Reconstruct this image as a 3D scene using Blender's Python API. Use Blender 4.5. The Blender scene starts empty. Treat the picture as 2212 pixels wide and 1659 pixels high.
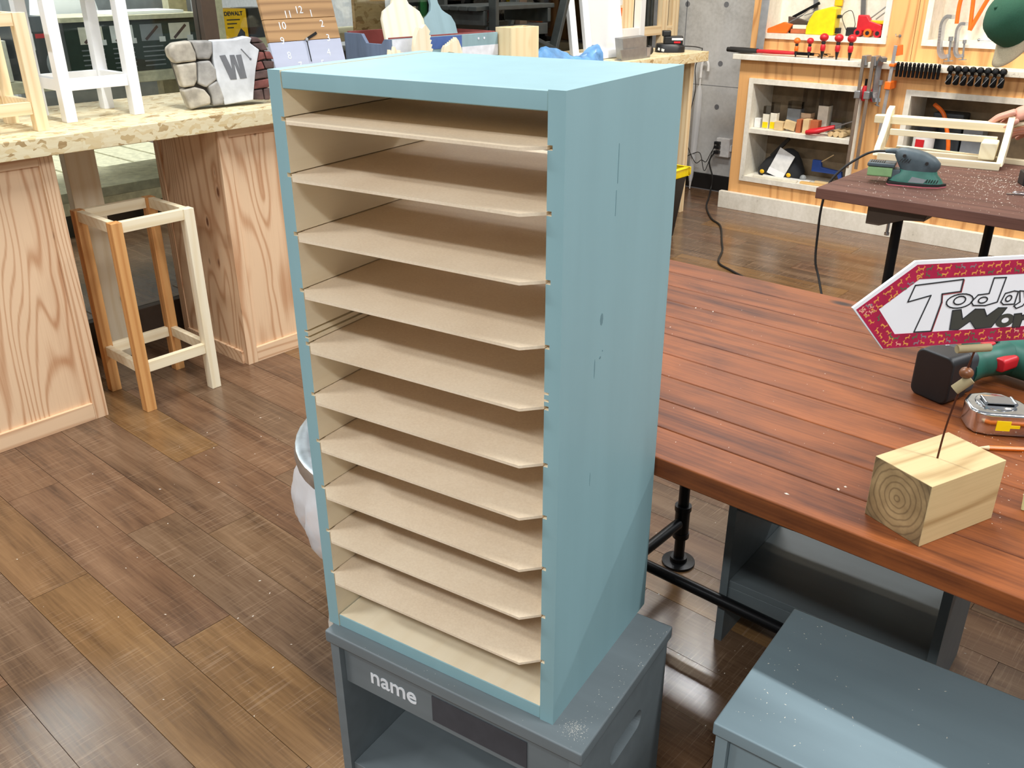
import bpy, bmesh, math, random
from mathutils import Vector, Matrix
random.seed(7)
S = bpy.context.scene
COL = S.collection

# ------------------------------------------------------------------ camera
cam_d = bpy.data.cameras.new('camera'); cam = bpy.data.objects.new('camera', cam_d); COL.objects.link(cam)
cam_d.sensor_fit = 'HORIZONTAL'; cam_d.sensor_width = 36.0; cam_d.lens = 1926.09 / 2212 * 36.0
cam_d.clip_start = 0.02; cam_d.clip_end = 100
a5 = math.radians(9.5)   # the cabinet stands turned by this against the room
cam.matrix_world = Matrix.Translation((0.97, -0.653, 1.4)) @ Matrix.Rotation(math.radians(32.0347 + 9.5), 4, 'Z') @ Matrix.Rotation(math.radians(64.9243), 4, 'X') @ Matrix.Rotation(math.radians(-0.2096), 4, 'Z')
S.camera = cam

# ------------------------------------------------------------------ world, lamps, exposure
w = bpy.data.worlds.new('world'); S.world = w; w.use_nodes = True
w.node_tree.nodes['Background'].inputs[0].default_value = (0.93, 0.96, 1.0, 1)
w.node_tree.nodes['Background'].inputs[1].default_value = 0.31
def area(name, loc, size, energy, col=(1, 1, 1), target=None):
    l = bpy.data.lights.new(name, 'AREA'); l.shape = 'RECTANGLE'; l.size, l.size_y = size
    l.energy = energy; l.color = col
    o = bpy.data.objects.new(name, l); COL.objects.link(o); o.location = loc
    if target: o.rotation_euler = (Vector(target) - Vector(loc)).to_track_quat('-Z', 'Y').to_euler()
    return o
# rows of ceiling tubes, running along x
for yy, xs in ((-1.75, (-7.4, -4.5, -1.6, 1.3)), (0.66, (-6.6, -3.85, -0.95, 1.95)), (3.15, (-6.6, -3.85, -0.95, 1.95))):
    for xx in xs:
        area('ceiling_tube', (xx, yy, 2.8), (1.2, (0.07 if yy == 0.66 else 0.16) if xx > -3 else 0.5), 46 if yy > 0 else 58, (0.97, 0.985, 1.0))
# warm track lamps washing the tool wall
for xx in (-1.2, -0.35, 0.6):
    area('tool_wall_lamp', (xx, 3.5, 2.55), (0.14, 0.14), 11, (1.0, 0.84, 0.60), (xx, 4.55, .80))
S.view_settings.view_transform = 'Standard'; S.view_settings.look = 'None'
S.view_settings.gamma = 1.0; S.view_settings.use_curve_mapping = False
S.view_settings.exposure = 0.12

# ------------------------------------------------------------------ materials
def lin(h):
    if isinstance(h, tuple): return (*h, 1) if len(h) == 3 else h
    h = h.lstrip('#'); v = [int(h[i:i+2], 16) / 255 for i in (0, 2, 4)]
    return tuple((x / 12.92 if x <= .04045 else ((x + .055) / 1.055) ** 2.4) for x in v) + (1,)
MATS = {}
class NT:
    def __init__(s, name):
        m = bpy.data.materials.new(name); m.use_nodes = True; s.m = m; s.t = m.node_tree
        s.b = s.t.nodes['Principled BSDF']; MATS[name] = m
    def n(s, typ, **kw):
        nd = s.t.nodes.new(typ)
        for k, v in kw.items():
            if k.startswith('i_'):
                key = k[2:]; key = int(key) if key.isdigit() else key.replace('_', ' ')
                s.put(nd.inputs[key], v)
            else: setattr(nd, k, v)
        return nd
    def put(s, sock, v):
        if isinstance(v, bpy.types.NodeSocket): s.t.links.new(v, sock)
        else: sock.default_value = v
    def math(s, op, a, b=0.0, c=None):
        nd = s.n('ShaderNodeMath', operation=op); s.put(nd.inputs[0], a); s.put(nd.inputs[1], b)
        if c is not None: s.put(nd.inputs[2], c)
        return nd.outputs[0]
    def mix(s, f, a, b, mode='MIX'):
        nd = s.n('ShaderNodeMix', data_type='RGBA', blend_type=mode)
        s.put(nd.inputs[0], f); s.put(nd.inputs[6], a); s.put(nd.inputs[7], b); return nd.outputs[2]
    def ramp(s, f, stops, interp='LINEAR'):
        nd = s.n('ShaderNodeValToRGB'); s.put(nd.inputs[0], f); cr = nd.color_ramp; cr.interpolation = interp
        while len(cr.elements) < len(stops): cr.elements.new(0.5)
        for e, (p, c) in zip(cr.elements, stops): e.position = p; e.color = c
        return nd.outputs[0]
    def coord(s, rnd=True, scale=(1, 1, 1), rot=(0, 0, 0)):
        tc = s.n('ShaderNodeTexCoord').outputs['Object']
        if rnd:
            oi = s.n('ShaderNodeObjectInfo').outputs['Random']
            r = s.math('MULTIPLY', oi, 37.0)
            v = s.n('ShaderNodeVectorMath', operation='ADD'); s.put(v.inputs[0], tc); s.put(v.inputs[1], r); tc = v.outputs[0]
        mp = s.n('ShaderNodeMapping'); s.put(mp.inputs[0], tc); mp.inputs['Scale'].default_value = scale; mp.inputs['Rotation'].default_value = rot
        return mp.outputs[0]
    def noise(s, vec, scale=5, detail=4, rough=.5, dist=0):
        nd = s.n('ShaderNodeTexNoise'); s.put(nd.inputs['Vector'], vec)
        nd.inputs['Scale'].default_value = scale; nd.inputs['Detail'].default_value = detail
        nd.inputs['Roughness'].default_value = rough; nd.inputs['Distortion'].default_value = dist
        return nd.outputs['Fac']
    def bump(s, h, strength=.2, dist=.002):
        nd = s.n('ShaderNodeBump'); nd.inputs['Strength'].default_value = strength; nd.inputs['Distance'].default_value = dist
        s.put(nd.inputs['Height'], h); s.put(s.b.inputs['Normal'], nd.outputs[0])
    def set(s, col=None, rough=None, metal=None, **kw):
        if col is not None: s.put(s.b.inputs['Base Color'], col)
        if rough is not None: s.put(s.b.inputs['Roughness'], rough)
        if metal is not None: s.put(s.b.inputs['Metallic'], metal)
        for k, v in kw.items(): s.put(s.b.inputs[k.replace('_', ' ')], v)

def plain(name, h, rough=.5, metal=0, var=.06, scale=30, bump=0.0, **kw):
    t = NT(name); c = lin(h); v = t.coord()
    n = t.noise(v, scale, 3)
    d = tuple(x * (1 - var * 2) for x in c[:3]) + (1,); l = tuple(min(1, x * (1 + var)) for x in c[:3]) + (1,)
    t.set(t.ramp(n, [(.3, d), (.7, l)]), rough, metal, **kw)
    if bump: t.bump(n, bump)
    return t.m
SC = {'X': (1, 0, 0), 'Y': (0, 1, 0), 'Z': (0, 0, 1)}
def wood(name, light, dark, axis='Z', freq=38, wob=2.2, knots=0.0, rough=.55, contrast=.8, fine=.25, rnd=True, spread=.0, knotcol='#5a341c', spec=None, bump=.12, kscale=5.0, stretch=.09, thin=2.5, blotch=.55, bstretch=None):
    """long-grain timber: bands across the grain that wander, fibre streaks, dark knots"""
    t = NT(name); L, D = lin(light), lin(dark)
    st = [1.0, 1.0, 1.0]; st['XYZ'.index(axis)] = stretch
    v = t.coord(rnd, tuple(st))
    wobble = t.noise(v, 4.0, 2, .5)
    sx = t.n('ShaderNodeSeparateXYZ'); t.put(sx.inputs[0], v)
    ax = [i for i in range(3) if 'XYZ'[i] != axis]
    across = t.math('ADD', sx.outputs[ax[0]], t.math('MULTIPLY', sx.outputs[ax[1]], .9))
    ph = t.math('ADD', t.math('MULTIPLY', across, freq * 6.283), t.math('MULTIPLY', wobble, wob * 6.283 * 2))
    if knots:
        vo = t.n('ShaderNodeTexVoronoi'); sv = [1.0, 1.0, 1.0]; sv['XYZ'.index(axis)] = .45
        t.put(vo.inputs['Vector'], t.coord(rnd, tuple(sv))); vo.inputs['Scale'].default_value = kscale
        kd = vo.outputs['Distance']
        ph = t.math('ADD', ph, t.math('DIVIDE', .9, t.math('ADD', kd, .12)))
    band = t.math('MULTIPLY_ADD', t.math('SINE', ph), .5, .5)
    band = t.math('POWER', band, thin)
    st2 = [1.0, 1.0, 1.0]; st2['XYZ'.index(axis)] = .025
    fib = t.noise(t.coord(rnd, tuple(st2)), 220, 2)
    if bstretch:
        sb_ = [1.0, 1.0, 1.0]; sb_['XYZ'.index(axis)] = bstretch; big = t.noise(t.coord(rnd, tuple(sb_)), 11, 5, .6, .4)
    else: big = t.noise(v, 9, 2)
    f = t.math('ADD', t.math('MULTIPLY', band, contrast), t.math('MULTIPLY', t.math('SUBTRACT', fib, .5), fine * 2))
    f = t.math('ADD', f, t.math('MULTIPLY', t.math('SUBTRACT', big, .5), blotch * (1.6 if bstretch else 1)))
    if bstretch: f = t.math('ADD', f, .3)
    col = t.ramp(f, [(0, L), (1, D)])
    if spread:
        oi = t.n('ShaderNodeObjectInfo').outputs['Random']
        hs = t.n('ShaderNodeHueSaturation'); t.put(hs.inputs['Color'], col)
        t.put(hs.inputs['Value'], t.math('MULTIPLY_ADD', oi, spread, 1 - spread / 2)); col = hs.outputs[0]
    if knots:
        kf = t.ramp(kd, [(knots * .55, (1, 1, 1, 1)), (knots, (0, 0, 0, 1))])
        col = t.mix(kf, col, lin(knotcol))
    t.set(col, rough)
    if spec is not None: t.set(Specular_IOR_Level=spec)
    if bump: t.bump(t.math('ADD', band, fib), bump, .001)
    return t.m

wood('pine_z', '#ecd6ae', '#cfa873', 'Z', 30, 1.2, 0, .6, .55)
wood('pine_x', '#ecd6ae', '#cfa873', 'X', 30, 1.2, 0, .6, .55)
wood('pine_y', '#ecd6ae', '#cfa873', 'Y', 30, 1.2, 0, .6, .55)
wood('pine_pale_y', '#ecdfc2', '#dac6a0', 'Y', 22, 1.0, 0, .6, .18, fine=.15)
wood('pine_white_z', '#f6ebcf', '#e4cfa2', 'Z', 26, 1.2, .05, .6, .4)
wood('pine_white_y', '#f3e6c6', '#ddc595', 'Y', 26, 1.2, 0, .6, .4)
wood('fir_orange_z', '#dba465', '#b9783c', 'Z', 40, 1.2, .05, .6, .6, kscale=6)
wood('ply_z', '#eccaa4', '#b67a4c', 'Z', 26, 10, .11, .6, .62, kscale=10, knotcol='#7a4a2c', stretch=.13, thin=3.5, bump=.04)
wood('ply_y', '#eccaa4', '#b67a4c', 'Y', 30, 4, 0, .6, .6, thin=4, bump=.05)
wood('ply_wall_z', '#e4ae70', '#ad723e', 'Z', 9, 5, .035, .55, .6, kscale=5, knotcol='#6d4220', stretch=.12, thin=3, bump=.04)
wood('bench_x', '#8f4f26', '#401d0f', 'X', 18, 3, .075, .5, .25, spread=.25, kscale=4.2, knotcol='#2a1a16', fine=.4, stretch=.05, blotch=1.15, bstretch=.42, bump=.04, spec=.3)
wood('bench2_x', '#704d42', '#462e26', 'X', 18, 3, .03, .6, .25, spread=.2, kscale=3.2, knotcol='#3a1c12', fine=.35, stretch=.05, blotch=.6, bstretch=.3, bump=.04, spec=.25)
wood('tray_wood_x', '#efe3c2', '#ddcba0', 'X', 24, 1.0, 0, .55, .5)
wood('tray_wood_y', '#ece2c2', '#d8c8a2', 'Y', 24, 1.0, 0, .55, .5)
wood('post_y_unused', '#e6cd95', '#bb9456', 'Y', 30, 1.0, .06, .6, .6, kscale=9, stretch=.07)
wood('clock_wood_y', '#b08a5e', '#735233', 'Y', 12, 5, 0, .7, .6, spread=.1, thin=2)
wood('handle_pine_x', '#e0b673', '#c39450', 'X', 30, 1, 0, .5, .5)

def paint(name, h, dark=None, rough=.45, streak='Z', var=.10):
    t = NT(name); c = lin(h); st = [1., 1., 1.]; st['XYZ'.index(streak)] = .08
    n = t.noise(t.coord(False, tuple(st)), 26, 4); n2 = t.noise(t.coord(False), 6, 4, .6)
    f = t.math('ADD', t.math('MULTIPLY', n, .6), t.math('MULTIPLY', n2, .4))
    d = tuple(x * (1 - var) for x in c[:3]) + (1,); l = tuple(min(1, x * (1 + var)) for x in c[:3]) + (1,)
    t.set(t.ramp(f, [(.35, d), (.65, l)]), rough); t.bump(n, .10, .0006)
    return t.m
paint('blue_paint', '#87aaaf', rough=.55, var=.035)
plain('flaw_blue', '#6b8d93', .6)
paint('grey_paint', '#697275', rough=.5, streak='X')
paint('steel_blue_paint', '#7f9197', rough=.42, streak='X', var=.05)
paint('dark_grey_paint', '#5d6668', rough=.5, streak='X')
paint('board_blue_paint', '#87a3aa', rough=.6)
paint('slate_blue_paint', '#66758f', rough=.6, var=.2)
paint('white_paint', '#eeeff0', rough=.5, var=.02)
paint('clock_white', '#b4bace', rough=.6, streak='Y', var=.06)
def mdf():
    t = NT('mdf'); n = t.noise(t.coord(), 300, 3); n2 = t.noise(t.coord(), 12, 3)
    t.set(t.ramp(t.math('MULTIPLY_ADD', n2, .5, t.math('MULTIPLY', n, .5)), [(.3, lin('#d8c3a6')), (.7, lin('#e9d8bd'))]), .7); return t.m
mdf()
def osb(name, a, b, c, scale):
    t = NT(name); v = t.coord(False)
    nz = t.n('ShaderNodeTexNoise'); t.put(nz.inputs['Vector'], v); nz.inputs['Scale'].default_value = 22
    vm = t.n('ShaderNodeVectorMath', operation='MULTIPLY_ADD'); t.put(vm.inputs[0], nz.outputs['Color']); vm.inputs[1].default_value = (.05, .05, .05); t.put(vm.inputs[2], v)
    mp = t.n('ShaderNodeMapping'); t.put(mp.inputs[0], vm.outputs[0]); mp.inputs['Scale'].default_value = (1, .45, 1.4); mp.inputs['Rotation'].default_value = (.3, .2, .5)
    vo = t.n('ShaderNodeTexVoronoi'); t.put(vo.inputs['Vector'], mp.outputs[0]); vo.inputs['Scale'].default_value = scale
    sx = t.n('ShaderNodeSeparateColor'); t.put(sx.inputs[0], vo.outputs['Color'])
    col = t.ramp(sx.outputs[0], [(0, lin(c)), (.12, lin(b)), (.55, lin(a)), (1, lin(a))])
    fine = t.noise(t.coord(False, (1, .2, 1)), 120, 3)
    col = t.mix(t.ramp(fine, [(.3, (.35, .35, .35, 1)), (.6, (0, 0, 0, 1))]), col, lin(b))
    t.set(col, .65); t.bump(sx.outputs[1], .2, .001); return t.m
osb('osb', '#dfd3af', '#cfb888', '#9a7c50', 70)
osb('osb_wall', '#c4a272', '#a07a48', '#71502a', 36)
def whitewash():
    t = NT('whitewash'); n = t.noise(t.coord(False, (1, 1, .4)), 14, 6, .65); n2 = t.noise(t.coord(False), 60, 3)
    t.set(t.ramp(t.math('MULTIPLY_ADD', n2, .3, t.math('MULTIPLY', n, .7)), [(.28, lin('#8f887a')), (.36, lin('#d8d2c2')), (.6, lin('#ece7da'))]), .6); return t.m
whitewash()
def concrete():
    t = NT('concrete'); v = t.coord(False); n = t.noise(v, 2.4, 6, .6); n2 = t.noise(v, 45, 4)
    f = t.math('MULTIPLY_ADD', n2, .25, t.math('MULTIPLY', n, .75))
    t.set(t.ramp(f, [(.3, lin('#9a9a97')), (.5, lin('#bfc0be')), (.7, lin('#d2d3d2'))]), .6); t.bump(n2, .08); return t.m
concrete()
def floor_mat():
    t = NT('floor_vinyl'); v = t.coord(True, (.12, 1, 1)); oi = t.n('ShaderNodeObjectInfo').outputs['Random']
    n = t.noise(v, 16, 5, .6, .3); n2 = t.noise(t.coord(True, (.05, 1, 1)), 160, 3); n3 = t.noise(t.coord(True), 3.2, 3)
    f = t.math('ADD', t.math('MULTIPLY', n, .75), t.math('MULTIPLY', n2, .30))
    base = t.ramp(f, [(.32, lin('#443024')), (.52, lin('#6a4e39')), (.72, lin('#806249'))])
    gold = t.ramp(f, [(.32, lin('#4f3821')), (.52, lin('#725434')), (.72, lin('#886742'))])
    grey = t.ramp(f, [(.32, lin('#433226')), (.52, lin('#664f3b')), (.72, lin('#7c644e'))])
    col = t.mix(t.ramp(oi, [(.12, (0, 0, 0, 1)), (.34, (1, 1, 1, 1))]), gold, base)
    col = t.mix(t.ramp(t.math('FRACT', t.math('MULTIPLY', oi, 7.3)), [(.5, (0, 0, 0, 1)), (.7, (1, 1, 1, 1))]), col, grey)
    # worn saw marks across the board
    saw = t.noise(t.coord(True, (1, .04, 1)), 230, 2); sawm = t.ramp(t.noise(t.coord(True), 7, 3), [(.36, (0, 0, 0, 1)), (.6, (1, 1, 1, 1))])
    sf = t.math('MULTIPLY', t.ramp(saw, [(.56, (0, 0, 0, 1)), (.66, (1, 1, 1, 1))]), sawm)
    col = t.mix(t.math('MULTIPLY', sf, .26), col, lin('#a98f76'))
    t.set(col, t.math('MULTIPLY_ADD', n3, .12, .17), Specular_IOR_Level=.6)
    t.bump(t.math('ADD', t.math('MULTIPLY', saw, .8), n2), .25, .0004); return t.m
floor_mat()
plain('mdf_edge', '#c9ad86', .7)
plain('black_steel', '#17181a', .38, .6)
plain('black_plastic', '#1b1c1e', .45, bump=.1)
plain('dark_plastic', '#3a4146', .5)
plain('dark_brown_metal', '#4f4136', .45)
plain('black_rubber', '#1f1d1b', .6)
plain('black_wood', '#2c302d', .55, var=.15)
plain('black_skirting', '#1c1b1b', .5)
plain('steel', '#b9bcc0', .28, 1.0)
plain('grey_steel', '#9a9c9e', .4, .7)
plain('aluminium', '#c8cbd0', .35, .8)
plain('chrome', '#d5d7da', .12, 1.0, scale=80)
plain('galvanised', '#c3ccd2', .32, .9, var=.14, scale=25)
plain('red_plastic', '#c8202a', .4)
plain('orange_plastic', '#f0701c', .42)
plain('yellow_plastic', '#f3bd10', .42)
plain('bright_yellow', '#f6d512', .4)
plain('blue_plastic', '#2b4f9e', .4)
plain('bosch_green', '#1f5f50', .45, var=.12)
plain('strap_green', '#2f9a4c', .5)
plain('sander_grey', '#4d5b61', .5, var=.12)
plain('sander_teal', '#2f6c5e', .5, var=.12)
plain('dust_box_green', '#86ac78', .35)
plain('white_plastic', '#e8e8e6', .4)
plain('cream_card', '#e6e0ce', .7)
plain('paper_white', '#f0f1f3', .7, var=.01)
plain('label_white', '#e4e4e2', .6)
plain('letter_white', '#dfe3e6', .7)
plain('chalkboard', '#3d3e43', .7, var=.08)
plain('ink_black', '#2b2d30', .7)
plain('ink_olive', '#3f4038', .7)
plain('ink_red', '#b5484a', .7)
plain('stone_tan', '#b8b0a0', .85, var=.22, scale=22, bump=.9)
plain('stone_grey', '#a3a09a', .85, var=.22, scale=22, bump=.9)
plain('plaster', '#d0d3d6', .85, var=.12, scale=18, bump=.7)
plain('stone_core', '#57524b', .9, bump=.6)
plain('brick_red', '#7f4a44', .85, var=.25, scale=30, bump=.8)
plain('brick_brown', '#5d4844', .85, var=.25, scale=30, bump=.8)
plain('grey_print', '#6f7175', .8)
plain('red_brown_paint', '#8f4540', .55)
plain('swatch_white', '#dfe2ea', .6)
plain('swatch_blue', '#4663a0', .6)
plain('swatch_teal', '#4f86a0', .6)
plain('blue_film', '#6fa6dd', .3, var=.25, scale=14)
plain('pack_green', '#2c3d35', .35, var=.1)
plain('pack_dark', '#2f3436', .3)
plain('pack_grey', '#8b9093', .5)
plain('tape_magenta', '#b31845', .6, var=.12)
plain('deer_orange', '#e39a4a', .6); plain('deer_pink', '#e8a48c', .6); plain('deer_grey', '#8d7f84', .6); plain('deer_green', '#5c6a4c', .6)
plain('twig', '#a1916c', .8, bump=.5); plain('rust', '#5a2f1c', .6, .5); plain('nut_brown', '#7a4a2a', .35)
plain('skin', '#d49a85', .5, var=.05, Subsurface_Weight=.08, Subsurface_Radius=(.01, .004, .002))
plain('cap_green', '#1f4f3a', .9, bump=.2, scale=200); plain('cap_tan', '#b9ad92', .85, bump=.2, scale=200)
plain('shirt_black', '#26272a', .9); plain('trouser_navy', '#2d3340', .9); plain('hair_dark', '#241c17', .7)
plain('pale_yellow', '#dfe0a0', .6)
plain('pencil_orange', '#e5761f', .35)
plain('sandpaper_pink', '#c76b74', .8)
plain('sawdust', '#ece4d4', .9)
plain('dowel_pine', '#d9bd8e', .6)
plain('terracotta', '#b2623a', .7)
plain('niche_wood_shaded', '#8d7a60', .75, var=.15, scale=16)  # raw wood of the lower niche backs, colour darkened for the shade inside
plain('store_wall', '#cfd0d0', .8)
plain('pallet_pine', '#d6cfae', .7, var=.12)
def glass(name, tint=(1, 1, 1, 1), gl=.10, rough=.02):
    t = NT(name); out = t.t.nodes['Material Output']
    tr = t.n('ShaderNodeBsdfTransparent'); tr.inputs[0].default_value = tint
    g = t.n('ShaderNodeBsdfGlossy'); g.inputs['Roughness'].default_value = rough
    fr = t.n('ShaderNodeFresnel'); fr.inputs[0].default_value = 1.45
    mx = t.n('ShaderNodeMixShader'); t.put(mx.inputs[0], fr.outputs[0]); t.put(mx.inputs[1], tr.outputs[0]); t.put(mx.inputs[2], g.outputs[0])
    t.t.links.new(mx.outputs[0], out.inputs[0]); return t.m
glass('window_glass', (.93, .96, .94, 1)); glass('clear_pack', (.86, .87, .88, 1))
def film(name, col, alpha):
    t = NT(name); t.set(lin(col), .35); t.b.inputs['Alpha'].default_value = alpha; return t.m
film('bag_film', '#eef0f4', .62); film('umbrella_film', '#eef2f6', .5); film('mesh_film', '#f4f6f8', .55)

# ------------------------------------------------------------------ mesh builders
def crom(pts, k=6):
    P = [Vector(p) for p in pts]; out = []
    for i in range(len(P) - 1):
        a = P[max(i - 1, 0)]; b = P[i]; c = P[i + 1]; d = P[min(i + 2, len(P) - 1)]
        for j in range(k):
            t = j / k
            out.append(0.5 * ((2 * b) + (c - a) * t + (2 * a - 5 * b + 4 * c - d) * t * t + (3 * b - a - 3 * c + d) * t ** 3))
    out.append(P[-1]); return out
class G:
    def __init__(s): s.v = []; s.f = []; s.mi = []; s.cur = 0
    def add(s, vs, fs):
        o = len(s.v); s.v += [tuple(v) for v in vs]
        for f in fs: s.f.append(tuple(i + o for i in f)); s.mi.append(s.cur)
        return s
    def m(s, i): s.cur = i; return s
    def box(s, x0, x1, y0, y1, z0, z1):
        return s.add([(x0, y0, z0), (x1, y0, z0), (x1, y1, z0), (x0, y1, z0), (x0, y0, z1), (x1, y0, z1), (x1, y1, z1), (x0, y1, z1)],
                     [(0, 3, 2, 1), (4, 5, 6, 7), (0, 1, 5, 4), (1, 2, 6, 5), (2, 3, 7, 6), (3, 0, 4, 7)])
    def bar(s, p0, p1, w, h, up=(0, 0, 1)):
        p0, p1 = Vector(p0), Vector(p1); d = (p1 - p0).normalized(); u = Vector(up)
        sx = d.cross(u)
        if sx.length < 1e-4: sx = d.cross(Vector((0, 1, 0)))
        sx.normalize(); u = sx.cross(d); a = sx * w / 2; b = u * h / 2
        vs = [p0 - a - b, p0 + a - b, p0 + a + b, p0 - a + b, p1 - a - b, p1 + a - b, p1 + a + b, p1 - a + b]
        return s.add(vs, [(0, 1, 2, 3), (7, 6, 5, 4), (0, 4, 5, 1), (1, 5, 6, 2), (2, 6, 7, 3), (3, 7, 4, 0)])
    def prism(s, pts, ext):
        n = len(pts); e = Vector(ext); A = [Vector(p) for p in pts]; B = [p + e for p in A]
        nrm = Vector((0, 0, 0))
        for i in range(n): nrm += A[i].cross(A[(i + 1) % n])
        if nrm.dot(e) > 0: A = A[::-1]; B = B[::-1]
        return s.add(A + B, [tuple(range(n)), tuple(range(2 * n - 1, n - 1, -1))] + [((i + 1) % n, i, n + i, n + (i + 1) % n) for i in range(n)])
    def cyl(s, p0, p1, r0, r1=None, n=16, cap=True):
        r1 = r0 if r1 is None else r1
        p0, p1 = Vector(p0), Vector(p1); d = (p1 - p0).normalized(); a = d.orthogonal().normalized(); b = d.cross(a)
        vs = []
        for p, r in ((p0, r0), (p1, r1)):
            for i in range(n):
                t = 2 * math.pi * i / n; vs.append(p + (a * math.cos(t) + b * math.sin(t)) * r)
        fs = [(i, (i + 1) % n, n + (i + 1) % n, n + i) for i in range(n)]
        if cap: fs += [tuple(range(n - 1, -1, -1)), tuple(range(n, 2 * n))]
        return s.add(vs, fs)
    def tube(s, pts, r, n=8, k=6, smooth=True):
        P = crom(pts, k) if smooth else [Vector(p) for p in pts]
        rs = r if isinstance(r, (list, tuple)) else None
        d = (P[1] - P[0]).normalized(); a = d.orthogonal().normalized(); vs = []
        for i, p in enumerate(P):
            d2 = (P[min(i + 1, len(P) - 1)] - P[max(i - 1, 0)]).normalized()
            a = (a - d2 * a.dot(d2)).normalized(); b = d2.cross(a)
            if rs:
                x = i / (len(P) - 1) * (len(rs) - 1); j = min(int(x), len(rs) - 2); rr = rs[j] + (rs[j + 1] - rs[j]) * (x - j)
            else: rr = r
            for q in range(n):
                t = 2 * math.pi * q / n; vs.append(p + (a * math.cos(t) + b * math.sin(t)) * rr)
        fs = []
        for i in range(len(P) - 1):
            for q in range(n): fs.append((i * n + q, i * n + (q + 1) % n, (i + 1) * n + (q + 1) % n, (i + 1) * n + q))
        fs += [tuple(range(n - 1, -1, -1)), tuple(range((len(P) - 1) * n, len(P) * n))]
        return s.add(vs, fs)
    def lathe(s, prof, c=(0, 0, 0), n=32, M=None):
        vs = []; c = Vector(c)
        for r, z in prof:
            for i in range(n):
                t = 2 * math.pi * i / n; p = Vector((r * math.cos(t), r * math.sin(t), z))
                if M: p = M @ p
                vs.append(c + p)
        fs = []
        for j in range(len(prof) - 1):
            for i in range(n): fs.append((j * n + i, j * n + (i + 1) % n, (j + 1) * n + (i + 1) % n, (j + 1) * n + i))
        if prof[0][0] > 1e-6: fs.append(tuple(range(n - 1, -1, -1)))
        if prof[-1][0] > 1e-6: fs.append(tuple(range((len(prof) - 1) * n, len(prof) * n)))
        return s.add(vs, fs)
    def sph(s, c, r, n=16, m=10, M=None):
        r = (r, r, r) if not isinstance(r, tuple) else r
        vs = []; c = Vector(c)
        for j in range(m + 1):
            ph = math.pi * j / m - math.pi / 2
            for i in range(n):
                t = 2 * math.pi * i / n; p = Vector((r[0] * math.cos(ph) * math.cos(t), r[1] * math.cos(ph) * math.sin(t), r[2] * math.sin(ph)))
                if M: p = M @ p
                vs.append(c + p)
        return s.add(vs, [(j * n + i, j * n + (i + 1) % n, (j + 1) * n + (i + 1) % n, (j + 1) * n + i) for j in range(m) for i in range(n)])
    def mesh(s, name, mats, smooth=False, bevel=0, seg=2):
        me = bpy.data.meshes.new(name); me.from_pydata(s.v, [], s.f)
        mats = mats if isinstance(mats, list) else [mats]
        for x in mats: me.materials.append(MATS[x] if isinstance(x, str) else x)
        me.polygons.foreach_set('material_index', s.mi)
        bm = bmesh.new(); bm.from_mesh(me); bmesh.ops.remove_doubles(bm, verts=bm.verts, dist=1e-6)
        bmesh.ops.dissolve_degenerate(bm, edges=bm.edges, dist=1e-6)
        bmesh.ops.recalc_face_normals(bm, faces=bm.faces)
        if bevel:
            ed = [e for e in bm.edges if len(e.link_faces) == 2 and e.calc_face_angle(0) > .5]
            bmesh.ops.bevel(bm, geom=ed, offset=bevel, segments=seg, affect='EDGES', profile=.6, clamp_overlap=True)
        bm.to_mesh(me); bm.free()
        if smooth or bevel:
            me.polygons.foreach_set('use_smooth', [True] * len(me.polygons))
            if smooth: me.set_sharp_from_angle(angle=math.radians(38))
            else:   # area-weighted normals keep the broad faces flat and round only the bevels
                nv = [Vector((0, 0, 0)) for _ in me.vertices]
                for f in me.polygons:
                    for vi in f.vertices: nv[vi] += f.normal * f.area
                me.normals_split_custom_set_from_vertices([n.normalized() if n.length > 1e-12 else Vector((0, 0, 1)) for n in nv])
        return me
    def obj(s, name, mats, parent=None, smooth=False, bevel=0, seg=2, label=None):
        o = bpy.data.objects.new(name, s.mesh(name, mats, smooth, bevel, seg)); COL.objects.link(o)
        if parent: o.parent = parent
        if label: o['label'] = label
        return o
def tag(o, label, cat, group=None):
    o['label'] = label; o['category'] = cat
    if group: o['group'] = group
    return o
def thing(name, label, cat, loc=(0, 0, 0), rz=0.0, group=None, rot=None):
    o = bpy.data.objects.new(name, None); COL.objects.link(o); o.empty_display_size = .05
    o.location = loc; o.rotation_euler = rot if rot else (0, 0, rz)
    return tag(o, label, cat, group)
def place(o, loc, rz=0.0, rot=None):
    o.location = loc; o.rotation_euler = rot if rot else (0, 0, rz); return o
def struct(o): o['kind'] = 'structure'; return o
def text(body, size, name, mat, parent, M, extrude=.0006, align='CENTER', offset=0.0):
    cu = bpy.data.curves.new('t', 'FONT'); cu.body = body; cu.size = size; cu.extrude = extrude; cu.align_x = align; cu.align_y = 'CENTER'; cu.offset = offset
    o = bpy.data.objects.new('t', cu); COL.objects.link(o)
    dg = bpy.context.evaluated_depsgraph_get(); me = bpy.data.meshes.new_from_object(o.evaluated_get(dg)); bpy.data.objects.remove(o)
    me.name = name; me.materials.clear(); me.materials.append(MATS[mat]); me.transform(M)
    r = bpy.data.objects.new(name, me); COL.objects.link(r); r.parent = parent; return r
def frameM(o, u, v):
    """matrix whose local x,y map to u,v placed at o"""
    u = Vector(u).normalized(); v = Vector(v).normalized(); n = u.cross(v)
    return Matrix.Translation(o) @ Matrix((u, v, n)).transposed().to_4x4()

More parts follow.
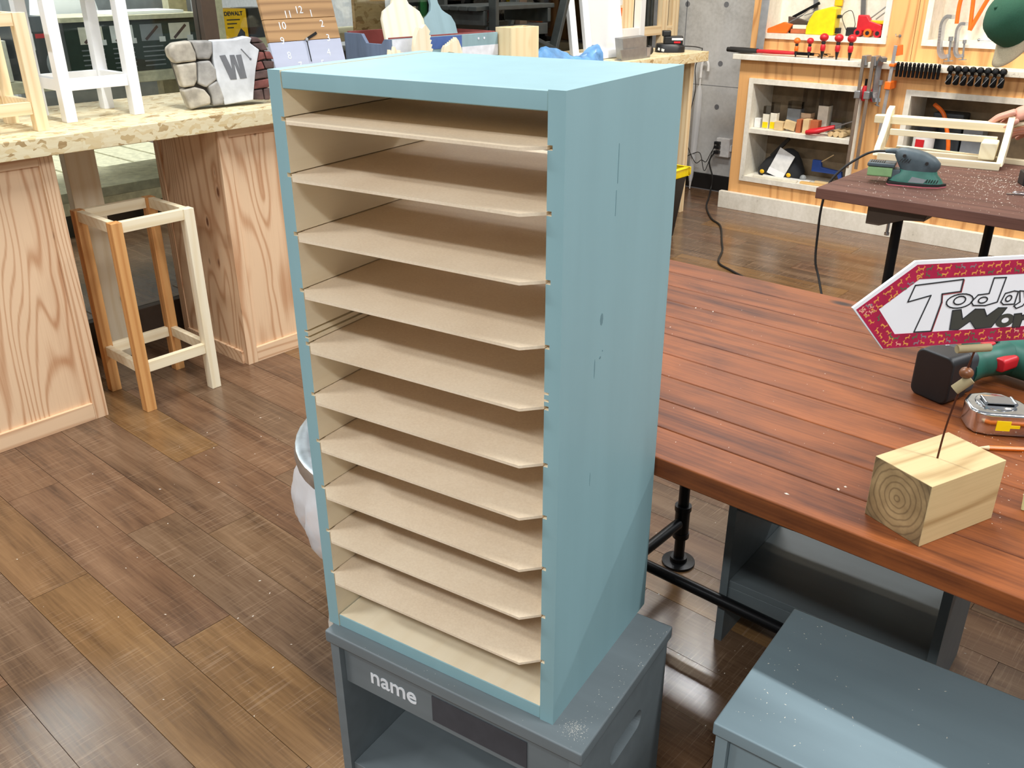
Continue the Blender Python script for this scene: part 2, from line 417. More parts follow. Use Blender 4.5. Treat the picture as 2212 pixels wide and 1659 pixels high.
# ================================================================== SETTING
floor = struct(G().box(-9, 3.2, -3.2, 4.87, -.06, -.004).obj('floor', 'floor_vinyl'))
PW, PL = .148, .92
pm = G().box(0, PL - .0014, 0, PW - .0014, -.004, 0).mesh('plank', 'floor_vinyl')
k0 = 0
for r in range(-6, 33):
    y0 = .022 + r * PW
    off = (r * .37 + .11 * math.sin(r * 2.3)) % 1 * PL
    x = -2.5 - PL + off
    while x < 1.75:
        # skip boards that lie out of the photograph's view
        cx, cy = x + PL / 2, y0
        lo, hi = (-2.6, .8) if cy < .9 else ((-2.6, 1.3) if cy < 2.2 else (-2.6, 1.0))
        if lo - .5 < cx < hi + .4 and y0 + PW < 4.87:
            o = bpy.data.objects.new('plank', pm); COL.objects.link(o); o.parent = floor; o.location = (x, y0, 0)
        x += PL
# concrete end wall with tie holes and a formwork joint
wall = struct(G().box(-2.5, 3.2, 4.87, 5.0, 0, 2.9).obj('wall_back', 'concrete'))
for hx, hz in ((-2.087, 1.178), (-2.092, .822), (-2.09, .549), (-2.371, 1.175), (-2.371, .82)):
    g = G().cyl((hx, 4.8685, hz), (hx, 4.88, hz), .017, n=20).obj('tie_hole', 'grey_print', wall, smooth=True)
G().box(-2.5, -1.7, 4.8685, 4.872, .681, .6835).obj('form_joint', 'grey_print', wall)
G().box(-2.375, -2.371, 4.8685, 4.872, .6835, 2.9).obj('form_joint', 'grey_print', wall)
struct(G().box(-2.5, -1.76, 4.855, 4.87, 0, .105).obj('baseboard_back', 'black_skirting', bevel=.002))
# glazed partition behind the long counter, with the shop beyond it
win = struct(G().box(-2.54, -2.46, -3.0, 4.87, 0, .13).obj('window_1', 'dark_brown_metal', bevel=.003))
for y0, y1 in ((-.62, -.54), (1.39, 1.455), (3.3, 3.36)):
    G().box(-2.535, -2.465, y0, y1, .13, 2.6).obj('mullion', 'dark_brown_metal', win, bevel=.003)
for y0, y1 in ((-3.0, -.62), (-.54, 1.39), (1.455, 3.3), (3.36, 4.3)):
    G().box(-2.504, -2.496, y0, y1, .13, 2.6).obj('pane', 'window_glass', win)
G().box(-2.535, -2.465, -3.0, 4.87, 2.6, 2.68).obj('head_frame', 'dark_brown_metal', win, bevel=.003)
struct(G().box(-9, -8.9, -3.2, 4.87, 0, 2.9).obj('wall_left', 'store_wall'))
struct(G().box(-9, -2.54, 4.87, 5.0, 0, 2.9).obj('wall_far', 'store_wall'))

# ================================================================== PAPER-SHELF CABINET
CW, CD, CH, CT = .41, .304, .837, .0206
cab = thing('paper_shelf_cabinet', 'tall pale blue painted cabinet with ten thin open shelves, on the stencilled grey box', 'cabinet', (0, 0, .4525), a5)
SZ = [.783, .715, .6395, .5632, .4865, .4105, .3365, .259, .183, .107]
slots = sorted(SZ + [SZ[4] + .0085, SZ[4] + .0175])
def side(inner, outer, sgn):
    # profile across the board, with a saw slot for every shelf
    p = [(outer, 0), (inner, 0)]
    for z in slots:
        d = inner - sgn * .006
        h = .0052 if z in SZ else .003
        p += [(inner, z - h), (d, z - h), (d, z), (inner, z)]
    p += [(inner, CH), (outer, CH)]
    g = G().prism([(x, 0, z) for x, z in p], (0, CD, 0))
    me = g.mesh('side_panel', ['blue_paint', 'pine_pale_y'])
    for f in me.polygons:
        c = f.center
        if abs(f.normal.y) < .5 and abs(c.x - outer) > .004 and .02 < c.z < CH - .02: f.material_index = 1
    o = bpy.data.objects.new('side_panel', me); COL.objects.link(o); o.parent = cab
side(CT, 0, 1); side(CW - CT, CW, -1)
def board(name, z0, z1, raw):
    g = G().box(CT + .0004, CW - CT - .0004, .0005, CD, z0, z1); g.mi[raw] = 1
    return g.obj(name, ['blue_paint', 'pine_pale_y'], cab, bevel=.0012, seg=1)
board('top_board', CH - .0212, CH - .0008, 0); board('bottom_board', .0, .0224, 1)
sp = CT - .0045
for z in SZ:
    pts = [(sp, CD - .002), (CW - sp, CD - .002), (CW - sp, .014), (CW - CT - .0006, .014), (CW - CT - .0006, .001), (CW - CT - .022, -.0195), (CT + .022, -.0195), (CT + .0006, .001), (CT + .0006, .014), (sp, .014)]
    G().prism([(x, y, z - .0050) for x, y in pts], (0, 0, .0036)).obj('shelf', 'mdf', cab)
# knots and tool nicks printed through the paint of the right side
for y0, z0, L in ((.126, .745, .045), (.124, .70, .03)): G().box(CW - .0002, CW + .0003, y0, y0 + .0012, z0 - L / 2, z0 + L / 2).obj('paint_flaw', 'flaw_blue', cab)
for y0, z0, ry, rz in ((.086, .505, .0012, .013), (.10, .515, .0025, .0016), (.106, .522, .0012, .0012), (.10, .565, .004, .008), (.085, .35, .0007, .010)):
    G().prism([(CW - .0002, y0 + ry * math.cos(t * .7854), z0 + rz * math.sin(t * .7854)) for t in range(8)], (.0004, 0, 0)).obj('paint_flaw', 'flaw_blue', cab)

# ================================================================== BOX STOOLS
def slot_plate(g, y0, y1, z0, z1, x0, x1, cy, cz, hl, r):
    N = 28; ring = []; outer = []
    for i in range(N):
        t = 2 * math.pi * i / N; c, s_ = math.cos(t), math.sin(t)
        ring.append((cy + (hl if c > 0 else -hl) * (1 if abs(c) > 1e-6 else 0) + r * c, cz + r * s_))
        ty = ((y1 - cy) / c if c > 1e-6 else ((y0 - cy) / c if c < -1e-6 else 1e9)); tz = ((z1 - cz) / s_ if s_ > 1e-6 else ((z0 - cz) / s_ if s_ < -1e-6 else 1e9))
        k = min(ty, tz); outer.append([cy + c * k, cz + s_ * k])
    for cyy, czz in ((y0, z0), (y1, z0), (y1, z1), (y0, z1)):
        j = min(range(N), key=lambda i: (outer[i][0] - cyy) ** 2 + (outer[i][1] - czz) ** 2); outer[j] = [cyy, czz]
    vs = [(x, y, z) for x in (x0, x1) for y, z in ring] + [(x, y, z) for x in (x0, x1) for y, z in outer]
    fs = []
    for i in range(N):
        j = (i + 1) % N
        fs += [(i, j, 2 * N + j, 2 * N + i), (N + i, 3 * N + i, 3 * N + j, N + j), (i, N + i, N + j, j), (2 * N + i, 2 * N + j, 3 * N + j, 3 * N + i)]
    g.add(vs, fs)
def box_stool(label, loc, rz, paintm, lettered):
    t = thing('box_stool', label, 'stool', loc, rz, 'painted box stools')
    W, D, H = .4605, .303, .4525
    G().box(0, W, 0, D, H - .022, H).obj('seat', paintm, t, bevel=.003)
    for s_ in (0, 1):
        x0 = .004 if s_ == 0 else W - .0215
        g = G(); slot_plate(g, .006, D - .008, .0, H - .0221, x0, x0 + .0175, .155, .345, .035, .019)
        g.obj('side_panel', paintm, t)
    ap = G().box(.0216, W - .0216, .016, .033, .347, H - .0222).obj('front_rail', paintm, t, bevel=.001, seg=1)
    G().box(.0216, W - .0216, D - .026, D - .013, .285, H - .0222).obj('back_panel', paintm, t)
    G().box(.0216, W - .0216, .012, D - .012, .150, .168).obj('lower_shelf', paintm, t, bevel=.001, seg=1)
    G().box(.0216, W - .0216, .012, .029, .085, .1499).obj('lower_rail', paintm, t, bevel=.001, seg=1)
    if lettered:
        G().box(.198, .3665, .0145, .0162, .358, .4075).obj('chalkboard_patch', 'chalkboard', ap, label='black chalkboard paint rectangle')
        text('name', .043, 'lettering', 'letter_white', ap, frameM((.121, .0158, .3845), (1, 0, 0), (0, 0, 1)) @ Matrix.Scale(1.0, 4), .0005, offset=.0006)['label'] = 'white stencilled word name'
    return t
box_stool('dark grey box stool stencilled name, carrying the blue cabinet', (.011, -.019, 0), math.radians(8.87), 'grey_paint', True)
box_stool('light steel blue box stool half in shadow at lower right corner', (.568, .218, 0), math.radians(4.6), 'steel_blue_paint', False)
box_stool('dark grey box stool pushed right under the red-brown workbench', (.245, .852, 0), math.radians(3), 'dark_grey_paint', False)
# sanding dust on the stools
def crumbs(name, label, loc, rz, spots, mat='sawdust'):
    g = G(); rr = random.Random(len(spots))
    for x, y, s_ in spots:
        a = rr.random() * 6.28; L = s_ * (1 + 2 * rr.random()); c, sn = math.cos(a), math.sin(a)
        g.add([(x - c * L, y - sn * L, .0001), (x + sn * s_, y - c * s_, .0001), (x + c * L, y + sn * L, .0001), (x - sn * s_, y + c * s_, .0001), (x, y, s_ * .9)], [(0, 1, 4), (1, 2, 4), (2, 3, 4), (3, 0, 4), (3, 2, 1, 0)])
    o = g.obj(name, mat); o['label'] = label; o['category'] = 'sawdust'; o['kind'] = 'stuff'; place(o, loc, rz); return o
rr = random.Random(3)
crumbs('sawdust', 'white sanding dust on the corner of the grey box stool', (.011, -.019, .4525), math.radians(8.87),
       [(rr.gauss(.432, .010), rr.gauss(.035, .008), rr.uniform(.0001, .0004)) for _ in range(240)] + [(rr.uniform(.425, .458), rr.uniform(.05, .29), rr.uniform(.0001, .0005)) for _ in range(80)] + [(rr.uniform(.05, .45), rr.uniform(.001, .017), .0003) for _ in range(14)])
crumbs('sawdust', 'few white specks of dust on the light blue stool', (.568, .218, .4525), math.radians(4.6),
       [(abs(rr.gauss(0, .10)) + .01, rr.uniform(.02, .29), rr.uniform(.0002, .0009)) for _ in range(70)])
fl = [(rr.uniform(-1.6, .1), rr.uniform(-.2, 1.3), rr.uniform(.0004, .0016)) for _ in range(90)] + [(rr.gauss(.2, .25), rr.gauss(2.0, .25), rr.uniform(.0005, .002)) for _ in range(220)] + [(rr.uniform(.0, .7), rr.uniform(.5, 1.3), rr.uniform(.0004, .0014)) for _ in range(60)]
crumbs('wood_shavings', 'tiny pale wood shavings scattered over the plank floor', (0, 0, 0), 0, fl)

# ================================================================== RED-BROWN WORKBENCH
def bench(label, x0, x1, y0, n, pw, mat, th, ztop, legx, edge=None):
    t = thing('workbench', label, 'workbench', ((x0 + x1) / 2, y0 + n * pw / 2, 0), 0, 'plank workbenches')
    ox, oy = (x0 + x1) / 2, y0 + n * pw / 2
    me = G().box(x0 - ox, x1 - ox, 0, pw - .0016, ztop - th, ztop).mesh('plank', mat, bevel=.003, seg=2)
    for i in range(n):
        o = bpy.data.objects.new('plank', me); COL.objects.link(o); o.parent = t; o.location = (0, y0 - oy + i * pw, 0)
    return t, ox, oy
T1, tx, ty = bench('red-brown stained plank workbench carrying the arrow sign and drill', -.22, 1.62, .383, 10, .0885, 'bench_x', .034, .72, 0)
def pipe_frame(t, ox, oy, lx, yf, yr, zt, zc, flange=True, name='leg'):
    for yy in (yf, yr):
        g = G().cyl((lx - ox, yy - oy, .008), (lx - ox, yy - oy, zt), .0135, n=18)
        g.cyl((lx - ox, yy - oy, zc - .035), (lx - ox, yy - oy, zc + .035), .0185, n=18)
        for q in (-.04, .04): g.cyl((lx - ox, yy - oy, zc + q - .007), (lx - ox, yy - oy, zc + q + .007), .021, n=18)
        L = g.obj('leg', 'black_steel', t, smooth=True)
        f = G().lathe([(.0, 0), (.042, 0), (.042, .007), (.022, .009), (.021, .02), (.0135, .02)], (lx - ox, yy - oy, 0), 28)
        f.obj('floor_flange', 'black_steel', L, smooth=True)
        for a in range(4):
            q = a * 1.5708 + .78; G().cyl((lx - ox + .031 * math.cos(q), yy - oy + .031 * math.sin(q), .0062), (lx - ox + .031 * math.cos(q), yy - oy + .031 * math.sin(q), .0078), .005, n=10).obj('screw_hole', 'black_rubber', L)
    G().cyl((lx - ox, yf - oy + .018, zc), (lx - ox, yr - oy - .018, zc), .0135, n=18).obj('cross_pipe', 'black_steel', t, smooth=True)
pipe_frame(T1, tx, ty, .033, .60, 1.052, .6855, .128); pipe_frame(T1, tx, ty, 1.40, .60, 1.052, .6855, .128)
G().cyl((.033 - tx + .0, .838 - ty, .128), (1.40 - tx, .838 - ty, .128), .0135, n=18).obj('stretcher_pipe', 'black_steel', T1, smooth=True)
for xx in (.033, 1.40): G().box(xx - .03 - tx, xx + .03 - tx, .47 - ty, 1.18 - ty, .655, .6858).obj('batten', 'bench_x', T1, bevel=.002)
rr = random.Random(12)
crumbs('sawdust', 'sawdust flecks strewn across the red-brown workbench', (0, 0, .72), 0,
       [(rr.uniform(-.1, .75), rr.uniform(.40, 1.2), rr.uniform(.0002, .0007)) for _ in range(120)] + [(.595, .475, .0022), (.60, .488, .002), (.545, .415, .002), (.05, .995, .0016), (.09, 1.0, .0016), (.02, .86, .0012), (.07, .86, .0012)] + [(rr.uniform(.66, .80), rr.uniform(.52, .80), rr.uniform(.0002, .0007)) for _ in range(160)])

# wooden block sign stand
sb = thing('sign_stand', 'square pine post offcut with wire and twigs holding the arrow sign', 'sign stand', (.731, .407, .72), math.radians(69.2))
def post_end():
    t = NT('post_end'); v = t.coord(False); mp = t.n('ShaderNodeMapping'); t.put(mp.inputs[0], v); mp.inputs['Location'].default_value = (0, -.046, -.043); mp.inputs['Scale'].default_value = (0, 1, .9)
    ln = t.n('ShaderNodeVectorMath', operation='LENGTH'); t.put(ln.inputs[0], mp.outputs[0])
    nz = t.noise(t.coord(False), 24, 3); d = t.math('ADD', ln.outputs['Value'], t.math('MULTIPLY', nz, .012))
    s1 = t.math('MULTIPLY_ADD', t.math('SINE', t.math('MULTIPLY', d, 780)), .5, .5)
    base = t.ramp(t.noise(t.coord(False), 30, 4), [(.3, lin('#94774f')), (.7, lin('#c2a273'))])
    rim = t.ramp(t.math('ADD', d, t.math('MULTIPLY', t.noise(t.coord(False), 40, 3), .03)), [(.058, (0, 0, 0, 1)), (.075, (1, 1, 1, 1))])
    col = t.mix(t.math('MULTIPLY', t.math('POWER', s1, 6), .55), base, lin('#5b4127')); col = t.mix(t.math('MULTIPLY', rim, .6), col, lin('#54442e'))
    t.set(col, .7); return t.m
post_end()
# local x runs along the post (1.42 dm), y across its square end
g = G().box(0, .1424, 0, .0896, 0, .0905); g.mi[5] = 1; g.mi[3] = 1
wood('post_x', '#cfb584', '#94713f', 'X', 26, 5.0, .03, .6, .55, kscale=9, stretch=.06, thin=7, blotch=.4, bump=.03)
g.obj('block', ['post_x', 'post_end'], sb, bevel=.0008, seg=1)
sbm = (Matrix.Translation((.731, .407, .72)) @ Matrix.Rotation(math.radians(69.2), 4, 'Z')).inverted()
def L(p): return sbm @ Vector(p)
G().tube([L((.711, .486, .808)), L((.713, .486, .86)), L((.719, .487, .917)), L((.722, .488, .945)), L((.7245, .489, .966))], .0013, 8).obj('wire', 'rust', sb, smooth=True)
G().cyl(L((.7135, .483, .912)), L((.7275, .491, .929)), .0068, n=12).obj('twig', 'twig', sb, smooth=True)
G().sph(L((.7215, .488, .9365)), (.0085, .0085, .0075), 14, 10).obj('nut_bead', 'nut_brown', sb, smooth=True)
G().cyl(L((.708, .4735, .9695)), L((.737, .5065, .9695)), .0052, n=12).obj('twig', 'twig', sb, smooth=True)

# arrow sign
sg = thing('arrow_sign', 'white arrow sign with reindeer-print red tape border, reading Todays Work', 'sign', (.72, .488, .9755), math.radians(50))
out = [(-.167, .0565), (-.097, .1107), (.20, .1107), (.20, .0012), (-.1195, .0012)]
inn = [(-.1335, .0535), (-.0885, .0885), (.185, .0885), (.185, .0198), (-.1068, .0198)]
G().prism([(x, -.0005, z) for x, z in out], (0, .004, 0)).obj('board', 'paper_white', sg)
tp = G()
def off(p, q, k): return (p[0] + (q[0] - p[0]) * k, p[1] + (q[1] - p[1]) * k)
tape_o = [(-.1625, .0545), (-.0945, .1065), (.197, .1065), (.197, .0016), (-.1185, .0016)]
for i in range(5):
    j = (i + 1) % 5
    tp.prism([(tape_o[i][0], -.0006, tape_o[i][1]), (tape_o[j][0], -.0006, tape_o[j][1]), (inn[j][0], -.0006, inn[j][1]), (inn[i][0], -.0006, inn[i][1])], (0, -.0003, 0))
tpo = tp.obj('border_tape', 'tape_magenta', sg, label='crimson reindeer patterned tape')
deer = [(-1, .2), (-.9, .45), (.5, .5), (.75, .95), (.65, 1.5), (.8, 1.5), (.95, 1.1), (1.15, 1.15), (1.35, .95), (1.05, .8), (.8, .25), (.85, -.5), (.7, -.5), (.55, .05), (-.45, .0), (-.5, -.55), (-.65, -.55), (-.7, .05), (-.85, -.5), (-1.0, -.5)]
rr = random.Random(5); dg = {m: G() for m in ('deer_orange', 'deer_pink', 'deer_grey', 'deer_green')}
def along(p, q, n, w):
    for i in range(n):
        for row in (.28, .72):
            k = (i + rr.uniform(.25, .75)) / n; x = p[0] + (q[0] - p[0]) * k; z = p[1] + (q[1] - p[1]) * k
            dx, dz = (q[0] - p[0]), (q[1] - p[1]); l = math.hypot(dx, dz); nx, nz = dz / l, -dx / l
            x += nx * w * row; z += nz * w * row; s_ = rr.uniform(.0028, .0036); a = math.atan2(dz, dx) + rr.uniform(-.25, .25); fl_ = rr.choice((-1, 1))
            if abs(a) > 1.7: a += math.pi
            c, sn = math.cos(a), math.sin(a)
            m = rr.choice(('deer_orange', 'deer_orange', 'deer_orange', 'deer_pink', 'deer_grey', 'deer_green'))
            dg[m].prism([(x + s_ * (fl_ * u * c - (v_ - .3) * sn), -.0009, z + s_ * (fl_ * u * sn + (v_ - .3) * c)) for u, v_ in deer], (0, -.00015, 0))
along(tape_o[0], tape_o[1], 8, .0215); along(tape_o[1], tape_o[2], 26, .0185); along((.197, .0016), (-.1185, .0016), 28, .018); along(tape_o[4], tape_o[0], 6, .022)
for m, g_ in dg.items():
    o = g_.obj('reindeer_print', m, tpo); o['kind'] = 'stuff'
def outline(name, pts, r, mat, closed=True, parent=sg, y=-.0008):
    P = [Vector((x, y, z)) for x, z in pts]
    if closed: P.append(P[0].copy())
    g = G()
    for i in range(len(P) - 1):
        d = (P[i + 1] - P[i]); n_ = Vector((-d.z, 0, d.x)).normalized() * r; e = d.normalized() * r * .7
        g.prism([P[i] - n_ - e, P[i + 1] - n_ + e, P[i + 1] + n_ + e, P[i] + n_ - e], (0, -.0003, 0))
    return g.obj(name, mat, parent)
def ell(cx, cz, rx, rz_, n=18, sk=0): return [(cx + rx * math.cos(6.2832 * i / n) + sk * rz_ * math.sin(6.2832 * i / n), cz + rz_ * math.sin(6.2832 * i / n)) for i in range(n)]
Tp = [(-.0922, .0811), (-.0312, .0854), (-.0316, .0703), (-.0553, .0684), (-.0538, .0581), (-.0596, .0209), (-.082, .021), (-.0694, .0673), (-.0978, .0606)]
W_ = .00075
outline('letter_shadow', [(-.0300, .0845), (-.0305, .0693), (-.0543, .0674), (-.0528, .0571), (-.0584, .0205)], .0006, 'ink_red', False, y=-.0007)
outline('letter', Tp, W_, 'ink_black')
outline('letter', ell(-.030, .058, .0172, .009, 20, .15), W_, 'ink_black'); outline('letter', ell(-.0303, .0588, .0076, .0052, 16, .15), W_, 'ink_black')
outline('letter', [(.0087, .0851), (.0246, .0849), (.0204, .0539), (.0053, .0502), (-.0108, .0512), (-.0145, .0559), (-.0073, .0645), (.0068, .0655)], W_, 'ink_black'); outline('letter', ell(.0005, .0575, .0058, .0038, 14, .15), W_, 'ink_black')
outline('letter', [(.0397, .067), (.0453, .066), (.0441, .0499), (.0293, .0501), (.0251, .0536), (.0285, .0645)], W_, 'ink_black'); outline('letter', ell(.0345, .0577, .0038, .0038, 12, .15), W_, 'ink_black')
outline('letter', [(.0470, .0667), (.0530, .0660), (.0556, .0590), (.0600, .0660), (.0660, .0660), (.0560, .0470), (.0480, .0440), (.0440, .0475), (.0510, .0523)], W_, 'ink_black')
Wp = [(-.0367, .0462), (-.0257, .0469), (-.0208, .0342), (-.007, .0464), (.0051, .0457), (.0107, .0363), (.0236, .0463), (.0352, .0457), (.0204, .0212), (-.0009, .0205), (-.0101, .031), (-.0237, .0206), (-.0352, .0213)]
for poly in (Wp, [(.0475, .0367), (.0570, .0372), (.0585, .0340), (.0660, .0372), (.0680, .0300), (.0600, .0285), (.0590, .0190), (.0490, .0192)]):
    G().prism([(x, -.0006, z) for x, z in poly], (0, -.0003, 0)).obj('letter_fill', 'ink_olive', sg); outline('letter', poly, .0006, 'ink_black')
ro = ell(.0368, .0288, .0122, .009, 20, .1); ri = ell(.0372, .0292, .005, .0036, 20, .1); g = G()
for i in range(20): g.prism([(ro[i][0], -.0006, ro[i][1]), (ro[(i + 1) % 20][0], -.0006, ro[(i + 1) % 20][1]), (ri[(i + 1) % 20][0], -.0006, ri[(i + 1) % 20][1]), (ri[i][0], -.0006, ri[i][1])], (0, -.0003, 0))
g.obj('letter_fill', 'ink_olive', sg)

# cordless drill lying on its side
dr = thing('cordless_drill', 'dark green cordless drill with black battery lying on the workbench', 'drill', (.601, .900, .72), math.radians(72))
def rbox(g, x0, x1, y0, y1, z0, z1, r, axis='x', n=5):
    """box with four rounded edges along axis"""
    a0, a1, b0, b1 = {'x': (y0, y1, z0, z1), 'y': (x0, x1, z0, z1), 'z': (x0, x1, y0, y1)}[axis]
    pts = []
    for cx, cy, st in ((a1 - r, b1 - r, 0), (a0 + r, b1 - r, 1), (a0 + r, b0 + r, 2), (a1 - r, b0 + r, 3)):
        for i in range(n): t = (st + i / (n - 1)) * math.pi / 2; pts.append((cx + r * math.cos(t), cy + r * math.sin(t)))
    if axis == 'x': return g.prism([(x0, a, b) for a, b in pts], (x1 - x0, 0, 0))
    if axis == 'y': return g.prism([(a, y0, b) for a, b in pts], (0, y1 - y0, 0))
    return g.prism([(a, b, z0) for a, b in pts], (0, 0, z1 - z0))
bt = rbox(G(), -.042, .010, -.036, .036, .0, .086, .014, 'x').obj('battery', 'black_plastic', dr, bevel=.004)
rbox(G(), .010, .034, -.033, .033, .004, .082, .014, 'x').obj('battery_collar', 'dark_plastic', dr, bevel=.003)
text('18 V', .010, 'lettering', 'letter_white', bt, frameM((.004, .02, .0865), (0, -1, 0), (1, 0, 0)), .0003)
hg = G(); hg.tube([(.03, -.004, .043), (.07, -.006, .043), (.11, -.012, .043), (.15, -.02, .043)], [.033, .027, .027, .032], 16, 6)
hg.obj('handle', 'bosch_green', dr, smooth=True)
G().tube([(.155, .065, .043), (.158, .03, .043), (.16, -.02, .043), (.162, -.075, .043), (.163, -.10, .043)], [.026, .034, .036, .034, .024], 18, 5).obj('motor_housing', 'bosch_green', dr, smooth=True)
G().cyl((.163, -.10, .043), (.164, -.15, .043), .023, .016, 20).obj('chuck', 'black_plastic', dr, smooth=True, bevel=.002)
rbox(G(), .088, .130, -.048, -.026, .036, .060, .007, 'x').obj('trigger', 'red_plastic', dr, bevel=.003)
rbox(G(), .100, .124, -.004, .012, .066, .072, .003, 'x').obj('direction_switch', 'red_plastic', dr, bevel=.0015)
for sx, sy in ((.05, .01), (.135, .004), (.165, .03)): G().cyl((sx, sy, .060), (sx, sy, .0745), .004, n=10).obj('screw_recess', 'black_rubber', dr)

# tape measure
tm = thing('tape_measure', 'chrome tape measure with yellow sticker beside the drill', 'tape measure', (.702, .832, .72), math.radians(33)); tm.scale = (1.18, 1.18, 1.12)
prof = [(-.040, -.018), (-.034, -.030), (-.018, -.036), (.016, -.036), (.036, -.036), (.042, -.030), (.042, -.012), (.034, .012), (.016, .034), (-.006, .037), (-.028, .030), (-.040, .010)]
G().prism([(x, y, .001) for x, y in prof], (0, 0, .034)).obj('case', 'chrome', tm, bevel=.006, seg=3)
G().cyl((-.002, .002, .034), (-.002, .002, .0365), .026, n=28).obj('face_disc', 'chrome', tm, smooth=True, bevel=.001)
bc = G(); bc.box(-.018, .020, -.010, .012, .0385, .0398); bc.cyl((-.018, -.010, .0390), (-.018, .012, .0390), .0022, n=10); bc.cyl((.020, -.010, .0385), (.020, .012, .0385), .0026, n=10)
bc.obj('belt_clip', 'steel', tm, smooth=True)
st_ = G(); st_.box(-.010, .008, -.0368, -.0358, .010, .025); st_.box(.008, .020, -.0366, -.0359, .0145, .019); st_.obj('sticker', 'bright_yellow', tm)
G().box(.0415, .0440, -.030, -.022, .004, .026).obj('tape_hook', 'black_plastic', tm, bevel=.001)

# pencil behind the post
pc = thing('pencil', 'orange carpenter pencil lying behind the pine post block', 'pencil', (.709, .729, .7235), math.radians(36))
G().cyl((.016, 0, .0003), (.16, 0, .0003), .0037, n=6).obj('shaft', 'pencil_orange', pc)
G().cyl((.0, 0, .0003), (.016, 0, .0003), .0006, .0037, 12).obj('sharpened_tip', 'pine_x', pc, smooth=True)
yp = G().prism([(0, 0, 0), (.10, 0, 0), (.10, 0, .075), (.012, 0, .082), (.002, 0, .066), (-.003, 0, .04)], (0, .004, 0)).obj('paper_card', 'pale_yellow', bevel=.001)
tag(place(yp, (.807, .587, .7203), math.radians(25)), 'pale yellow card standing at the right edge on the red-brown workbench', 'card')

# ================================================================== DUSTY FAR WORKBENCH
T2, t2x, t2y = bench('dusty brown workbench carrying the green sander, in front of the tool wall', -.255, 1.5, 2.285, 10, .089, 'bench2_x', .036, .72, 0)
g = G(); g.prism([(-.09 - t2x, 2.335 - t2y, .684), (-.09 - t2x, 2.335 - t2y, .615), (-.045 - t2x, 2.335 - t2y, .615), (.03 - t2x, 2.335 - t2y, .645), (.095 - t2x, 2.335 - t2y, .652), (.105 - t2x, 2.335 - t2y, .684)], (0, .75, 0))
g.obj('bracket', 'dark_brown_metal', T2, bevel=.003)
for lx, yy in ((-.012, 2.42), (.138, 3.0), (1.3, 2.42), (1.3, 3.0)):
    lg = G().cyl((lx - t2x, yy - t2y, .01), (lx - t2x, yy - t2y, .684), .0165, n=18).obj('leg', 'black_steel', T2, smooth=True)
    G().lathe([(.0, 0), (.045, 0), (.045, .007), (.024, .009), (.023, .02), (.0165, .02)], (lx - t2x, yy - t2y, 0), 24).obj('floor_flange', 'black_steel', lg, smooth=True)
bl = G().cyl((-.035 - t2x, 2.40 - t2y, .575), (-.035 - t2x, 2.40 - t2y, .62), .005, n=10); bl.cyl((-.035 - t2x, 2.40 - t2y, .572), (-.035 - t2x, 2.40 - t2y, .58), .009, n=6)
bl.obj('bolt', 'steel', T2, smooth=True)
rr = random.Random(21)
crumbs('sawdust', 'thick pale sawdust around the sander on the dusty workbench', (0, 0, .72), 0,
       [(rr.uniform(-.2, .45), 2.30 + .85 * rr.random(), rr.uniform(.0003, .0012)) for _ in range(700)] + [(rr.gauss(.22, .10), rr.gauss(2.72, .12), rr.uniform(.0003, .0016)) for _ in range(450)])

# palm sander
sd = thing('palm_sander', 'green and grey electric palm sander with dust box', 'sander', (-.02, 2.545, .72), math.radians(14))
base = [(-.088, -.03), (-.08, -.046), (.03, -.046), (.075, -.03), (.098, 0), (.075, .03), (.03, .046), (-.08, .046), (-.088, .03)]
G().prism([(x, y, .0) for x, y in base], (0, 0, .004)).obj('sanding_sheet', 'sandpaper_pink', sd)
G().prism([(x, y, .0041) for x, y in base], (0, 0, .0085)).obj('sanding_pad', 'black_rubber', sd, bevel=.001)
def loft(secs, n=18, sq=2.6):
    g = G(); vs = []
    for (cx, cz, rx, ry, tilt) in secs:
        for i in range(n):
            t = 6.28318 * i / n; c, s_ = math.cos(t), math.sin(t)
            X = rx * math.copysign(abs(c) ** (2 / sq), c); Y = ry * math.copysign(abs(s_) ** (2 / sq), s_)
            vs.append((cx + X * math.cos(tilt), Y, cz + X * math.sin(tilt)))
    m = len(secs)
    g.add(vs, [(j * n + i, j * n + (i + 1) % n, (j + 1) * n + (i + 1) % n, (j + 1) * n + i) for j in range(m - 1) for i in range(n)] + [tuple(range(n - 1, -1, -1)), tuple(range((m - 1) * n, m * n))])
    return g
loft([(.0, .013, .088, .043, 0), (-.002, .026, .082, .040, 0), (.000, .040, .066, .034, 0), (.004, .052, .058, .031, 0)]).obj('skirt', 'sander_teal', sd, smooth=True)
loft([(.004, .050, .058, .031, 0), (.002, .066, .068, .034, -.05), (-.004, .085, .074, .036, -.10), (-.012, .102, .066, .034, -.12), (-.022, .114, .045, .025, -.12), (-.03, .120, .018, .012, -.12)]).obj('body', 'sander_grey', sd, smooth=True)
for sx, sz in ((-.045, .100), (.028, .080)): G().cyl((sx, -.041, sz), (sx, -.028, sz), .0055, n=12).obj('screw_recess', 'black_rubber', sd)
for i in range(4): G().bar((-.058 + i * .009, -.0365, .078), (-.05 + i * .009, -.0345, .090), .002, .002).obj('vent_slot', 'black_rubber', sd)
G().prism([(-.02, -.0415, .015), (.028, -.042, .015), (.036, -.041, .028), (-.010, -.041, .034)], (0, -.0012, 0)).obj('name_plate', 'pack_grey', sd)
for i in range(5): G().bar((.036 + i * .008, -.041, .018), (.040 + i * .008, -.039, .029), .003, .002).obj('vent_slot', 'black_rubber', sd)
db = rbox(G(), -.155, -.075, -.030, .030, .022, .056, .006, 'x').obj('dust_box', 'dust_box_green', sd, bevel=.003)
